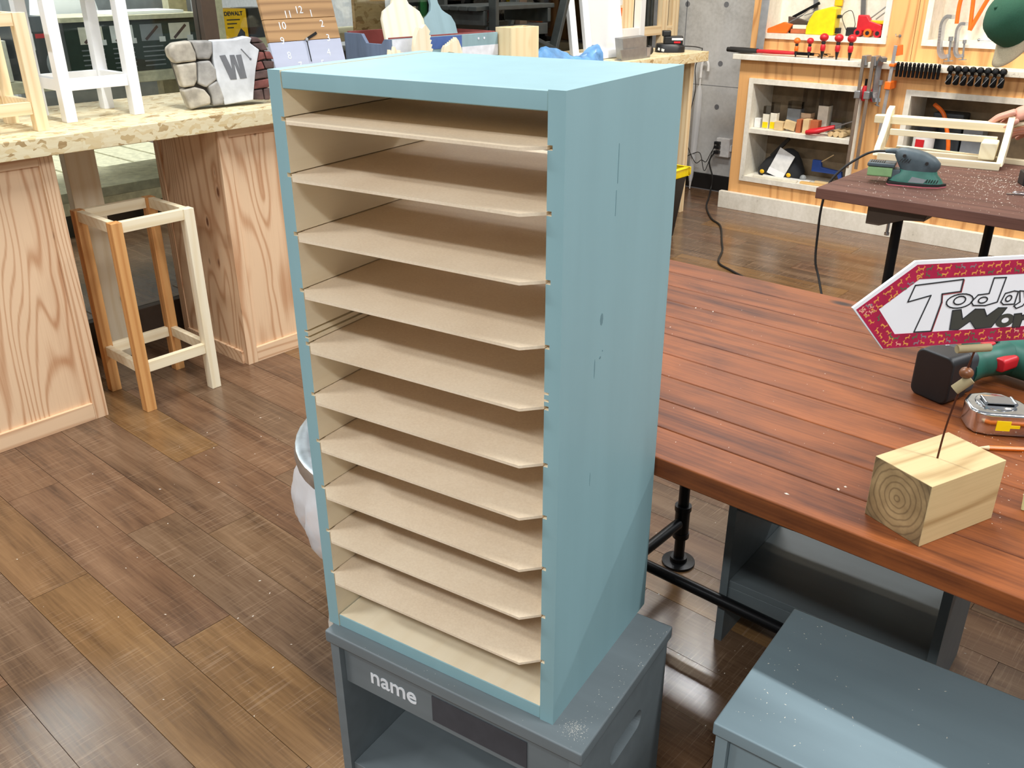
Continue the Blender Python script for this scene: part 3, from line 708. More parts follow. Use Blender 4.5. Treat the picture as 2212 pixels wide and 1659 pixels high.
G().box(-.158, -.07, -.033, .033, .056, .068).obj('dust_box_lid', 'sander_grey', db, bevel=.003)
for i in range(7): G().box(-.150 + i * .007, -.147 + i * .007, -.02, .02, .068, .0695).obj('filter_rib', 'black_rubber', db)
G().box(-.085, -.05, -.026, .026, .018, .05).obj('duct', 'sander_grey', sd, bevel=.003)
ca, sa = math.cos(math.radians(14)), math.sin(math.radians(14))
def s2w(x, y, z): return (-.02 + ca * x - sa * y, 2.545 + sa * x + ca * y, .72 + z)
G().tube([(-.055, 0, .104), (-.085, .0, .107), (-.11, .0, .104)], [.011, .009, .006], 10).obj('cord_sleeve', 'sander_grey', sd, smooth=True)
cp = [s2w(-.110, 0, .104), s2w(-.145, 0, .100), (-.195, 2.50, .803), (-.245, 2.47, .758), (-.280, 2.45, .70), (-.290, 2.44, .62), (-.294, 2.45, .525), (-.288, 2.45, .42), (-.262, 2.44, .36), (-.20, 2.38, .27), (-.08, 2.27, .10), (.03, 2.15, .012), (.2, 1.95, .006), (.4, 1.8, .006)]
cd = G().tube(cp, .0042, 8, 6).obj('power_cable', 'black_rubber', smooth=True); tag(cd, 'black cable of the green sander hanging off the bench edge to the floor', 'cable')

# wooden carry tray being sanded
tr = thing('wooden_tray', 'pale wooden carry tray with curved end boards, being sanded on the dusty bench', 'tray', (-.08, 3.02, .72), math.radians(10))
def endb(x): return G().prism([(x, -.07, .012), (x, .02, .008), (x, .10, .055), (x, .15, .130), (x, .13, .175), (x, .085, .165), (x, .02, .095), (x, -.05, .045)], (.022, 0, 0))
endb(-.245).obj('end_board', 'tray_wood_y', tr, bevel=.002); endb(.185).obj('end_board', 'tray_wood_y', tr, bevel=.002)
G().box(-.225, .20, -.085, -.060, .0, .026).obj('front_rail', 'tray_wood_x', tr, bevel=.002)
G().box(-.225, .20, .03, .055, .0, .026).obj('back_rail', 'tray_wood_x', tr, bevel=.002)
G().prism([(-.285, .075, .112), (.19, .075, .112), (.19, .105, .112), (.15, .13, .112), (-.24, .13, .112), (-.285, .11, .112)], (0, 0, .030)).obj('upper_rail', 'tray_wood_x', tr, bevel=.003)
G().box(-.215, .165, .045, .062, .075, .098).obj('middle_rail', 'tray_wood_x', tr, bevel=.002)
G().box(.12, .175, -.045, .045, .0265, .090).obj('corner_block', 'tray_wood_y', tr, bevel=.006)
G().box(-.13, .04, .082, .10, .1424, .1434).obj('hand_slot', 'cream_card', tr)
tag(place(G().box(-.30, .5, 0, .03, 0, .018).obj('pine_strip', 'tray_wood_x', bevel=.001), (0, 3.13, .7203)), 'thin pale pine strip lying along the back of the dusty bench', 'wood strip')
ky = thing('key_bunch', 'small bunch of silver keys at the right edge of the dusty bench', 'keys', (.265, 2.60, .7203), .3)
kk = G().cyl((.0, 0, .001), (0, 0, .0035), .009, n=14); kk.box(.006, .045, -.003, .003, .001, .0032); kk.obj('key', 'steel', ky)
kk = G().cyl((.05, .008, .0034), (.05, .008, .006), .010, n=14); kk.bar((.05, .008, .0045), (.085, .03, .0045), .006, .0025); kk.obj('key', 'steel', ky)
G().tube([(.03 + .022 * math.cos(t * .5236), .012 * math.sin(t * .5236), .0075) for t in range(13)], .0014, 6, 3).obj('key_ring', 'steel', ky)
bp = thing('spare_battery', 'black and green tool battery at the right edge of the dusty bench', 'battery', (.275, 2.80, .72), .5)
rbox(G(), -.03, .05, -.035, .035, 0, .045, .008, 'z').obj('body', 'black_plastic', bp, bevel=.004); rbox(G(), -.02, .05, -.025, .025, .0452, .062, .006, 'z').obj('rail', 'bosch_green', bp, bevel=.003)

# ================================================================== PERSON (mostly outside the frame) leaning in from the right
per = thing('person', 'person in a dark green cap with tan brim, sanding the wooden tray', 'person', (.72, 3.52, 0))
def skin(name, nodes, edges, mat, parent, root=0, sub=2):
    me = bpy.data.meshes.new(name); me.from_pydata([n[0] for n in nodes], edges, []); me.materials.append(MATS[mat])
    o = bpy.data.objects.new(name, me); COL.objects.link(o)
    m = o.modifiers.new('s', 'SKIN'); m.use_smooth_shade = True
    for i, n in enumerate(nodes):
        r = n[1]; sv = me.skin_vertices[0].data[i]; sv.radius = r if isinstance(r, tuple) else (r, r); sv.use_root = (i == root)
    m2 = o.modifiers.new('d', 'SUBSURF'); m2.levels = sub; m2.render_levels = sub
    dgr = bpy.context.evaluated_depsgraph_get(); bm_ = bpy.data.meshes.new_from_object(o.evaluated_get(dgr)); bpy.data.objects.remove(o)
    bm_.name = name; bm_.polygons.foreach_set('use_smooth', [True] * len(bm_.polygons))
    if not bm_.materials: bm_.materials.append(MATS[mat])
    r = bpy.data.objects.new(name, bm_); COL.objects.link(r); r.parent = parent; return r
if not hasattr(bpy.types.Mesh, 'skin_vertices'): pass
P0 = Vector((.72, 3.52, 0))
def q(x, y, z): return tuple(Vector((x, y, z)) - P0)
# one continuous body: head, trunk, both arms, both legs (skin shows at face, neck and hands)
def body():
    N = [(q(.74, 3.54, .92), (.15, .11)), (q(.62, 3.52, 1.06), (.15, .11)), (q(.47, 3.50, 1.20), (.17, .12)), (q(.37, 3.49, 1.27), (.12, .09)), (q(.20, 3.465, 1.275), .058), (q(.075, 3.44, 1.245), (.072, .075)), (q(-.005, 3.425, 1.215), (.074, .080)), (q(-.02, 3.415, 1.15), (.055, .062)),
         # near arm (left of the body from the camera)
         (q(.42, 3.34, 1.22), .062), (q(.42, 3.24, 1.04), .048), (q(.32, 3.17, .955), .040), (q(.235, 3.17, .945), .030), (q(.155, 3.172, .915), (.034, .022)), (q(.090, 3.172, .889), (.034, .013)),
         # far arm
         (q(.42, 3.65, 1.22), .062), (q(.44, 3.62, 1.02), .048), (q(.34, 3.42, .90), .040), (q(.22, 3.28, .850), .030), (q(.175, 3.25, .835), (.036, .024)), (q(.13, 3.238, .828), (.036, .018)),
         # legs
         (q(.74, 3.44, .80), .095), (q(.68, 3.43, .46), .062), (q(.74, 3.43, .10), .042), (q(.64, 3.42, .035), .036),
         (q(.76, 3.64, .80), .095), (q(.86, 3.65, .46), .062), (q(.94, 3.66, .10), .042), (q(.84, 3.66, .035), .036)]
    E = [(0, 1), (1, 2), (2, 3), (3, 4), (4, 5), (5, 6), (6, 7), (2, 8), (8, 9), (9, 10), (10, 11), (11, 12), (12, 13), (2, 14), (14, 15), (15, 16), (16, 17), (17, 18), (18, 19), (0, 20), (20, 21), (21, 22), (22, 23), (0, 24), (24, 25), (25, 26), (26, 27)]
    return skin('body', N, E, 'skin', per)
bo = body()
bo.data.materials.append(MATS['shirt_black']); bo.data.materials.append(MATS['trouser_navy'])
for f in bo.data.polygons:
    c = f.center + P0
    if c.z < .88 and c.x > .5: f.material_index = 2
    elif c.x > .345 or (c.x > .29 and c.z < 1.1): f.material_index = 1
# separate fingers closing on the sanding stick
def hand(wr, palm, tips, thumb):
    for (a, b_, c_) in tips: skin('finger', [(q(*a), .0112), (q(*b_), .0100), (q(*c_), .0078)], [(0, 1), (1, 2)], 'skin', bo)
    a, b_, c_ = thumb; skin('thumb', [(q(*a), .011), (q(*b_), .0098), (q(*c_), .0082)], [(0, 1), (1, 2)], 'skin', bo)
hand(None, None, [((0.107, 3.150, .905), (0.050, 3.148, .880), (0.008, 3.146, .838)), ((0.104, 3.166, .909), (0.042, 3.165, .882), (-0.002, 3.160, .836)), ((0.106, 3.183, .906), (0.050, 3.184, .876), (0.012, 3.178, .834)), ((0.110, 3.198, .898), (0.064, 3.201, .866), (0.034, 3.196, .832))], ((0.122, 3.148, .880), (0.084, 3.132, .852), (0.044, 3.136, .836)))
hand(None, None, [((.148, 3.222, .832), (.105, 3.215, .822), (.075, 3.21, .800)), ((.146, 3.238, .834), (.098, 3.234, .822), (.068, 3.228, .798)), ((.148, 3.254, .830), (.104, 3.254, .816), (.076, 3.248, .794)), ((.152, 3.268, .822), (.118, 3.272, .808), (.096, 3.266, .790))], ((.165, 3.215, .845), (.130, 3.196, .845), (.095, 3.19, .832)))
# face: nose, mouth, eyes, ears
fc = G()
hd = Matrix.Translation(q(.0, 3.424, 1.205)) @ Matrix.Rotation(math.radians(228), 4, 'Z') @ Matrix.Rotation(math.radians(66), 4, 'Y')
def H(x, y, z): return tuple(hd @ Vector((x, y, z)))
G().sph(H(.088, 0, -.02), (.014, .014, .018), 10, 8).obj('nose', 'skin', bo, smooth=True)
for s_ in (-1, 1):
    G().sph(H(.078, s_ * .032, .008), .010, 10, 8).obj('eye', 'label_white', bo, smooth=True)
    G().sph(H(0, s_ * .082, -.005), (.018, .010, .028), 10, 8).obj('ear', 'skin', bo, smooth=True)
G().sph(H(.074, 0, -.058), (.010, .022, .006), 10, 6).obj('mouth', 'red_brown_paint', bo, smooth=True)
G().sph(H(-.015, 0, .015), (.092, .088, .080), 16, 10, hd.to_3x3()).obj('hair', 'hair_dark', per, smooth=True)
# cap: domed crown and long brim
cm = Matrix.Translation(q(-.025, 3.425, 1.205)) @ Matrix.Rotation(math.radians(232), 4, 'Z') @ Matrix.Rotation(math.radians(66), 4, 'Y')
cp_ = thing('baseball_cap', 'dark green baseball cap with tan brim on the bent head', 'cap')
cr = G(); cr.lathe([(.102, -.012), (.103, .02), (.100, .05), (.088, .082), (.06, .105), (.025, .115), (0, .117)], (0, 0, 0), 28)
o = cr.obj('crown', 'cap_green', cp_, smooth=True)
G().sph((0, 0, .117), .007, 10, 6).obj('button', 'cap_green', o, smooth=True)
br = G(); top = []; n_ = 15
for j, (rad, ext) in enumerate(((.0, 0), (.25, .25), (.5, .5), (.75, .75), (1, 1))):
    for i in range(n_):
        t = (-1 + 2 * i / (n_ - 1)) * 1.25; x0, y0 = .100 * math.cos(t), .100 * math.sin(t)
        L_ = .078 * math.cos(t * .98) ** .8 if abs(t) < 1.25 else 0.012
        top.append((x0 + L_ * ext, y0 * (1 - .10 * ext), -.008 - .022 * (y0 / .1) ** 2 * (.4 + ext) - .010 * ext))
br.add(top, [(j * n_ + i, j * n_ + i + 1, (j + 1) * n_ + i + 1, (j + 1) * n_ + i) for j in range(4) for i in range(n_ - 1)])
bo2 = br.obj('brim', 'cap_tan', cp_, smooth=True); sm = bo2.modifiers.new('solid', 'SOLIDIFY'); sm.thickness = .003
cp_.matrix_world = Matrix.Translation(P0) @ cm
sk = thing('sanding_stick', 'pale sanding stick held over the wooden tray', 'sanding stick', (.07, 3.162, .848), math.radians(20), rot=(0, math.radians(-14), math.radians(8)))
G().cyl((-.05, 0, 0), (.08, 0, 0), .0075, n=12).obj('stick', 'pine_white_y', sk, smooth=True); G().cyl((-.075, 0, 0), (-.05, 0, 0), .004, .0075, n=12).obj('tip', 'pack_grey', sk, smooth=True)

# ================================================================== TOOL WALL UNIT
TW = thing('tool_wall_unit', 'plywood tool wall with whitewashed niches, ledge and plinth', 'storage unit', (0, 4.5, 0))
Y0 = 0.0   # front of the lower panel, local
XL, XR = -1.752, 1.3
def pane_with_holes(name, y0, y1, z0, z1, holes, mat):
    g = G(); xs = XL
    hs = sorted(holes)
    for (a, b_, c_, d) in hs:
        if a > xs: g.box(xs, a, y0, y1, z0, z1)
        g.box(a, b_, y0, y1, z0, c_)
        if d < z1: g.box(a, b_, y0, y1, d, z1)
        xs = b_
    g.box(xs, XR, y0, y1, z0, z1)
    return g.obj(name, mat, TW)
low = [(-1.678, -.983, .184, .793), (-.753, .02, .184, .797), (.24, .98, .184, .797)]
upp = [(-1.685, -.941, 1.010, 1.55), (-.753, .02, 1.012, 1.55), (.24, .98, 1.012, 1.55)]
pane_with_holes('lower_panel', .0, .02, .0, .895, low, 'ply_wall_z')
pane_with_holes('upper_panel', .10, .12, .925, 1.75, upp, 'ply_wall_z')
G().box(XL, XL + .02, .02, .36, .0, .895).obj('end_panel', 'ply_wall_z', TW); G().box(XL, XL + .02, .12, .36, .925, 1.75).obj('end_panel', 'ply_wall_z', TW)
G().box(XL - .03, XR, -.05, .36, .896, .926).obj('ledge', 'whitewash', TW, bevel=.003)
G().box(XL - .045, XR, -.035, -.0002, .0, .105).obj('plinth', 'whitewash', TW, bevel=.002)
for hx in (-.80, -.2): G().box(hx, hx + .002, .0985, .1, .93, 1.75).obj('panel_joint', 'nut_brown', TW)
def niche(x0, x1, z0, z1, yf, depth, shelf=None, th=.03, bm_='whitewash'):
    n = G(); f = .012
    n.box(x0, x0 + th, yf - f, yf + depth, z0, z1); n.box(x1 - th, x1, yf - f, yf + depth, z0, z1)
    n.box(x0 + th, x1 - th, yf - f, yf + depth, z0, z0 + th); n.box(x0 + th, x1 - th, yf - f, yf + depth, z1 - th, z1)
    o = n.obj('niche_frame', 'whitewash', TW)
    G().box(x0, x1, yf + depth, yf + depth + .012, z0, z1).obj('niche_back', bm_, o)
    if shelf: G().box(x0 + th, x1 - th, yf - .006, yf + depth, shelf, shelf + .028).obj('niche_shelf', 'whitewash', o, bevel=.002)
    return o
for (a, b_, c_, d) in low: niche(a, b_, c_, d, .0, .26, .475 if a < -1 else None, bm_='niche_wood_shaded')
for (a, b_, c_, d) in upp: niche(a, b_, c_, d, .10, .16)

# --- on the ledge
bc = thing('bolt_cutters', 'red bolt cutters with black grips lying on the left end of the ledge', 'bolt cutters', (-1.6, 4.50, .945), 0)
for s_ in (-1, 1):
    G().tube([(-.05, .006 * s_, .0), (.06, .02 * s_, .0), (.20, .006 * s_, .0)], [.010, .010, .008], 10).obj('handle', 'red_plastic', bc, smooth=True)
    G().tube([(-.24, .016 * s_, .002), (-.14, .014 * s_, .0), (-.05, .006 * s_, .0)], [.013, .015, .013], 10).obj('grip', 'black_rubber', bc, smooth=True)
G().prism([(.19, -.02, -.008), (.25, -.012, -.008), (.30, -.004, -.008), (.30, .004, -.008), (.25, .012, -.008), (.19, .02, -.008)], (0, 0, .016)).obj('jaw', 'black_steel', bc, bevel=.002)
o = G().box(-.024, .024, 0, .005, 0, .62).obj('steel_rule', 'aluminium', bevel=.0008); tag(place(o, (-1.668, 4.555, .927), rot=(math.radians(-3), 0, 0)), 'tall steel rule leaning on the left end of the tool wall', 'ruler')
def ball_driver(name, label, x, s_, bodym, grp):
    t = thing(name, label, 'screwdriver', (x, 4.478, .9265), 0, grp)
    M = s_
    G().cyl((0, 0, .0), (0, 0, .040 * M), .004 * M, .011 * M, 12).obj('shank_collar', 'black_plastic', t, smooth=True)
    G().lathe([(.010 * M, .040 * M), (.014 * M, .048 * M), (.014 * M, .068 * M), (.010 * M, .076 * M)], n=14).obj('grip_band', bodym, t, smooth=True)
    G().lathe([(.010 * M, .076 * M), (.012 * M, .086 * M), (.010 * M, .092 * M)], n=14).obj('neck', 'black_plastic', t, smooth=True)
    G().sph((0, 0, .112 * M), (.024 * M, .024 * M, .022 * M), 16, 10).obj('ball_grip', bodym, t, smooth=True)
    return t
ball_driver('screwdriver', 'orange knob screwdriver, left of the red ones on the ledge', -1.40, .78, 'orange_plastic', 'screwdrivers in the ledge')
for i, (x, s_, lb) in enumerate(((-1.322, .80, 'smallest red ball-grip screwdriver, next to the orange one'), (-1.244, 1, 'second red ball-grip screwdriver from the left on the ledge'), (-1.159, 1, 'third red ball-grip screwdriver from the left on the ledge'), (-1.086, 1, 'rightmost red ball-grip screwdriver standing in the ledge'))):
    ball_driver('screwdriver', lb, x, s_, 'red_plastic', 'screwdrivers in the ledge')
nl = thing('nail_pile', 'small pile of dark nails on the ledge by the orange screwdriver', 'nails', (-1.265, 4.53, .9265)); g = G(); rr = random.Random(4)
for i in range(14):
    a = rr.random() * 6.28; x, y = rr.uniform(-.03, .05), rr.uniform(-.02, .02); L_ = .035
    g.bar((x, y, .003 + i * .0015), (x + L_ * math.cos(a), y + .4 * L_ * math.sin(a), .003 + i * .0015), .003, .003)
o = g.obj('nails', 'black_steel', nl); o['kind'] = 'stuff'
# bar clamps hanging from the ledge, further right
def bar_clamp(name, label, x, y, ztop, zbot, barm, headm, group, tilt=0.0):
    t = thing(name, label, 'clamp', (x, y, ztop), 0, group, rot=(0, tilt, 0))
    H_ = ztop - zbot
    G().box(-.009, .009, -.004, .004, -H_, .02).obj('bar', barm, t, bevel=.001)
    G().prism([(-.012, .0, -.03), (-.012, .0, .02), (.012, .0, .02), (.02, .0, -.03)], (0, .075, 0)).obj('fixed_jaw', headm, t, bevel=.003)
    j = G().box(-.016, .016, -.02, .07, -.20, -.16).obj('sliding_jaw', headm, t, bevel=.004)
    return t, j
for x, lb in ((-.985, 'left steel F-clamp with red and black handle hanging off the ledge'), (-.933, 'right steel F-clamp with red and black handle hanging off the ledge')):
    t, j = bar_clamp('f_clamp', lb, x, 4.425, .94, .36, 'steel', 'grey_steel', 'steel F-clamps on the ledge', 0)
    hz = thing  # handle
    h = G().lathe([(.010, -.13), (.016, -.12), (.017, -.07), (.012, -.05)], (.022, .03, -.085), 12).obj('handle', 'red_plastic', t, smooth=True)
    G().cyl((.022, .03, -.16), (.022, .03, -.10), .007, n=8).obj('spindle', 'black_steel', t, smooth=True)
t, j = bar_clamp('bar_clamp', 'orange headed bar clamp with long grey bar on the ledge', -.822, 4.415, 1.0, .56, 'aluminium', 'orange_plastic', None, .02)
G().box(-.014, .014, -.012, .05, -.085, -.07).obj('stop', 'orange_plastic', t, bevel=.003)
def c_clamp(label, x, y, z, s_, rot, m='aluminium', group=None):
    t = thing('c_clamp', label, 'clamp', (x, y, z), 0, group, rot=rot)
    pts = [(0, 0, .13 * s_), (-.05 * s_, 0, .135 * s_), (-.085 * s_, 0, .09 * s_), (-.088 * s_, 0, 0), (-.085 * s_, 0, -.09 * s_), (-.05 * s_, 0, -.135 * s_), (0, 0, -.13 * s_)]
    P = crom(pts, 5); g = G()
    for i in range(len(P) - 1):
        g.bar(P[i] - (P[i + 1] - P[i]) * .12, P[i + 1] + (P[i + 1] - P[i]) * .12, .026 * s_, .034 * s_, up=(0, 1, 0))
    g.obj('frame', m, t, smooth=True)
    G().cyl((0, 0, -.17 * s_), (0, 0, -.02 * s_), .008 * s_, n=10).obj('screw', 'grey_steel', t, smooth=True)
    G().cyl((0, 0, -.03 * s_), (0, 0, .0), .016 * s_, n=12).obj('pad', 'grey_steel', t, smooth=True)
    G().cyl((-.04 * s_, 0, -.165 * s_), (.04 * s_, 0, -.165 * s_), .004 * s_, n=8).obj('tommy_bar', 'grey_steel', t, smooth=True)
    return t
c_clamp('grey steel C-clamp gripping the ledge between F-clamps and orange clamp', -.862, 4.395, .845, .78, (0, 0, math.radians(-50)), 'grey_steel')
c_clamp('larger silver C-clamp hanging in front of the right upper niche', -.600, 4.56, 1.065, .72, (0, math.radians(-6), math.radians(-25)), group='silver C-clamps')
c_clamp('smaller silver C-clamp hanging right of the larger one', -.530, 4.56, 1.052, .58, (0, math.radians(-6), math.radians(-25)), group='silver C-clamps')
ORD = ['first', 'second', 'third', 'fourth', 'fifth', 'sixth', 'seventh', 'eighth', 'ninth', 'tenth', 'eleventh']
# spade and auger bits standing in the ledge front
for i in range(11):
    x = -.800 + i * .0210; t = thing('drill_bit', ORD[i] + ' black drill bit from the left in the tight left ledge row', 'drill bit', (x, 4.44, .90), 0, 'left row of black drill bits')
    G().cyl((0, -.008, -.035), (0, -.008, .02), .0075, .009, 8).obj('shank', 'black_steel', t, smooth=True); G().sph((0, -.008, .028), (.009, .009, .012), 8, 6).obj('head', 'black_steel', t, smooth=True)
for i in range(8):
    x = -.530 + i * .0355; t = thing('forstner_bit', ORD[i] + ' round-headed black bit from the left in the right ledge row', 'drill bit', (x, 4.44, .895), 0, 'right row of round-headed bits')
    G().lathe([(.010, -.05), (.014, -.045), (.014, -.01), (.008, .0), (.010, .012), (.018, .018), (.018, .03), (.012, .040), (0, .044)], (0, -.016, 0), 12).obj('cutter', 'black_steel', t, smooth=True)
    G().bar((-.012, -.031, -.04), (.012, -.031, -.005), .005, .003).obj('flute', 'grey_steel', t)

# --- upper left niche
def simple(name, label, cat, g, mats, loc=(0, 0, 0), rz=0, rot=None, group=None, smooth=False, bevel=0):
    o = g.obj(name, mats, None, smooth, bevel); tag(o, label, cat, group); return place(o, loc, rz, rot)
zt = 1.0405
stp = thing('staple_gun', 'black staple gun with raised lever, left in the upper left niche', 'staple gun', (-1.50, 4.70, zt), math.radians(10))
G().prism([(-.06, -.012, .0), (.10, -.012, .0), (.10, -.012, .05), (-.02, -.012, .085), (-.07, -.012, .09)], (0, .024, 0)).obj('body', 'dark_brown_metal', stp, bevel=.004)
G().bar((-.045, 0, .085), (.10, 0, .165), .016, .016).obj('lever', 'black_steel', stp, bevel=.002)
ok = thing('trowel', 'orange handled scraper lying at the left of the upper left niche', 'scraper', (-1.60, 4.61, zt), math.radians(5))
G().prism([(-.09, 0, 0), (.06, 0, 0), (.09, 0, .05), (.04, 0, .062), (-.05, 0, .026)], (0, .03, 0)).obj('handle', 'orange_plastic', ok, bevel=.004)
G().bar((.05, .015, .05), (.14, .015, .10), .012, .006).obj('blade', 'steel', ok)
G().tube([(.14, .015, .10), (.185, .015, .135), (.20, .015, .118), (.15, .015, .098)], .0025, 6).obj('loop', 'steel', ok, smooth=True)
rg = thing('knife', 'red and cream folding knife in the upper left niche', 'knife', (-1.455, 4.655, zt), math.radians(8)); G().box(-.07, .03, -.012, .012, 0, .025).obj('handle', 'terracotta', rg, bevel=.004); G().box(-.06, .02, -.011, .011, .0255, .047).obj('bolster', 'cream_card', rg, bevel=.003); G().cyl((.045, -.012, .03), (.045, .012, .03), .022, n=16).obj('end_cap', 'pack_grey', rg, smooth=True)
yc = thing('yellow_case', 'bright yellow plastic tool case in the upper left niche', 'case', (-1.335, 4.64, zt), 0)
G().prism([(-.085, -.03, .0), (.082, -.03, 0), (.082, -.03, .145), (.05, -.03, .150), (-.045, -.03, .125), (-.072, -.03, .08), (-.085, -.03, .035)], (0, .075, 0)).obj('shell', 'bright_yellow', yc, bevel=.008, seg=3)
G().box(.083, .10, -.01, .02, .09, .108).obj('knob', 'black_plastic', yc, bevel=.003); G().box(.083, .105, -.012, .025, .01, .04).obj('catch', 'black_plastic', yc, bevel=.003)
cb = thing('charger_adapter', 'small black adapter with curled cable beside the yellow case', 'adapter', (-1.16, 4.65, zt), 0); G().box(-.03, .03, -.02, .03, 0, .045).obj('block', 'black_plastic', cb, bevel=.004); G().tube([(-.03, 0, .02), (-.07, 0, .10), (-.03, .02, .13), (.0, .02, .07), (.005, .01, .045)], .002, 6).obj('cable', 'black_rubber', cb, smooth=True)
rt = thing('pipe_cutter', 'shiny red pipe cutter with yellow handle in the upper left niche', 'pipe cutter', (-1.075, 4.63, zt), 0)
G().prism([(-.05, -.02, .03), (.0, -.02, .03), (.09, -.02, .03), (.09, -.02, .065), (.02, -.02, .085), (.0, -.02, .112), (-.05, -.02, .112)], (0, .04, 0)).obj('body', 'red_plastic', rt, bevel=.007)
for wx, m in ((-.035, 'red_plastic'), (.02, 'orange_plastic'), (.075, 'red_plastic')):
    wv = G().cyl((wx, -.03, .022), (wx, .03, .022), .022, n=18).obj('roller', m, rt, smooth=True); G().cyl((wx, -.032, .022), (wx, -.0302, .022), .011, n=14).obj('hub', 'black_plastic', wv, smooth=True)
G().box(.0, .10, -.015, .015, .068, .086).obj('handle', 'yellow_plastic', rt, bevel=.004)
for dx in (0, .035): G().cyl((.0 + dx, .025, .09), (.075 + dx, .04, .155), .0035, n=8).obj('rod', 'grey_steel', rt, smooth=True)
for x, lb in ((-1.415, 'steel square blade hanging behind the yellow case'), (-1.135, 'steel square blade hanging above the red pipe cutter')):
    t = thing('try_square', lb, 'square', (x, 4.735, 1.05), 0, 'hanging steel squares', rot=(0, math.radians(-7), 0)); G().box(-.014, .014, 0, .004, .0, .42).obj('blade', 'steel', t); G().box(-.016, .016, -.008, .012, .20, .30).obj('stock', 'grey_steel', t, bevel=.002)
simple('yellow_level', 'yellow spirit level end hanging at top of the upper left niche', 'level', G().box(-.022, .022, 0, .02, 0, .3), 'yellow_plastic', (-1.30, 4.735, 1.19), bevel=.003)
pk = thing('hook_nail', 'steel hook screwed into the plywood above the orange clamp', 'hook', (-.875, 4.60, 1.055)); G().tube([(0, 0, 0), (0, -.05, 0), (.0, -.065, .012)], .003, 6).obj('shaft', 'steel', pk, smooth=True); G().cyl((0, -.002, 0), (0, .001, 0), .008, n=10).obj('plate', 'steel', pk)
# --- upper right niche: pliers
for i, (x, rot, lb) in enumerate(((-.615, .03, 'closed orange-handled pliers hanging leftmost in the right upper niche'),)):
    t = thing('pliers', lb, 'pliers', (x, 4.70, 1.32), 0, 'orange pliers', rot=(0, rot, 0)); G().tube([(0, 0, 0), (-.012, 0, -.10), (-.006, 0, -.20)], .0105, 10).obj('grip', 'orange_plastic', t, smooth=True); G().box(-.012, .012, -.006, .006, 0, .07).obj('jaw', 'black_steel', t, bevel=.003)
t = thing('pliers', 'open V-shaped orange-handled pliers hanging by the green cap', 'pliers', (-.565, 4.70, 1.291), 0, 'orange pliers')
G().tube([(-.01, 0, .05), (.0, 0, -.08), (.01, 0, -.20)], .0105, 10).obj('grip', 'orange_plastic', t, smooth=True); G().tube([(.10, 0, .03), (.055, 0, -.08), (.01, 0, -.20)], .0105, 10).obj('grip', 'orange_plastic', t, smooth=True)
G().box(-.02, .005, -.006, .006, .05, .12).obj('jaw', 'black_steel', t, bevel=.003); G().bar((.10, 0, .03), (.135, 0, .09), .022, .012).obj('jaw', 'black_steel', t, bevel=.003)
simple('scriber', 'thin steel scriber lying at the bottom of the right upper niche', 'scriber', G().cyl((0, 0, 0), (.16, 0, .0), .0035, n=8).sph((-.004, 0, 0), .008, 8, 6), 'steel', (-.47, 4.60, 1.052), smooth=True)

# --- lower left niche, upper shelf
zs = .5035
def pack(name, label, x, y, w_, d, h, m, top=None, capm=None, label_m=None, grp=None):
    t = thing(name, label, 'package', (-1.625 + (x + 1.6) * .83, y, zs), 0, grp)
    w_ *= .83; G().box(-w_ / 2, w_ / 2, -d / 2, d / 2, 0, h).obj('box', m, t, bevel=.002)
    if top: G().box(-w_ / 2, w_ / 2, -d / 2, d / 2, h + .0003, h + top).obj('clear_cover', 'clear_pack', t)
    if label_m: G().box(-w_ / 2 + .003, w_ / 2 - .003, -d / 2 - .0012, -d / 2, .004, h * .45).obj('label_patch', label_m, t)
    return t
pack('small_box', 'little white carton at the left end of the middle shelf', -1.60, 4.56, .045, .03, .055, 'label_white')
pack('bit_pack', 'left yellow-labelled bit pack on the middle shelf', -1.535, 4.56, .048, .035, .085, 'cream_card', .045, None, 'bright_yellow', 'yellow-labelled bit packs')
pack('bit_pack', 'right yellow-labelled bit pack on the middle shelf', -1.475, 4.56, .05, .035, .095, 'cream_card', .06, None, 'bright_yellow', 'yellow-labelled bit packs')
pack('grey_pack', 'grey clear-topped package behind the wood scraps on the shelf', -1.365, 4.64, .10, .05, .12, 'pack_grey', .04)
pack('wood_scrap', 'square pale wood scrap on the middle shelf', -1.42, 4.55, .065, .05, .05, 'dowel_pine')
t = pack('wood_scrap', 'tilted flat wood scrap on the middle shelf', -1.345, 4.55, .085, .03, .05, 'dowel_pine'); t.rotation_euler = (0, .18, 0); t.location.z += .009
pack('tube_pack', 'tall clear tube of green plugs standing at the shelf back', -1.28, 4.66, .075, .06, .10, 'ply_y', .16)
pack('tube_pack', 'tall beige clear tube standing at the shelf back', -1.155, 4.66, .075, .06, .15, 'cream_card', .11)
pack('tube_pack', 'dark clear tube at the right end of the shelf back', -1.06, 4.68, .08, .05, .06, 'pack_grey', .17)
pack('block', 'narrow terracotta block on the middle shelf', -1.268, 4.55, .035, .05, .075, 'terracotta')
pack('block', 'tall pale block between the terracotta blocks', -1.215, 4.55, .045, .05, .08, 'dowel_pine')
pack('block', 'wide terracotta block left of the red snips', -1.165, 4.57, .06, .05, .075, 'terracotta')
sn = thing('snips', 'red handled tin snips on the middle shelf', 'snips', (-1.185, 4.525, zs + .014), math.radians(8))
for s_ in (-1, 1): G().tube([(-.10, .02 * s_, 0), (-.04, .03 * s_, .012), (.05, .004 * s_, .04)], [.013, .015, .011], 10).obj('handle', 'red_plastic', sn, smooth=True)
G().bar((.05, 0, .04), (.16, 0, .085), .02, .006).obj('blade', 'steel', sn)
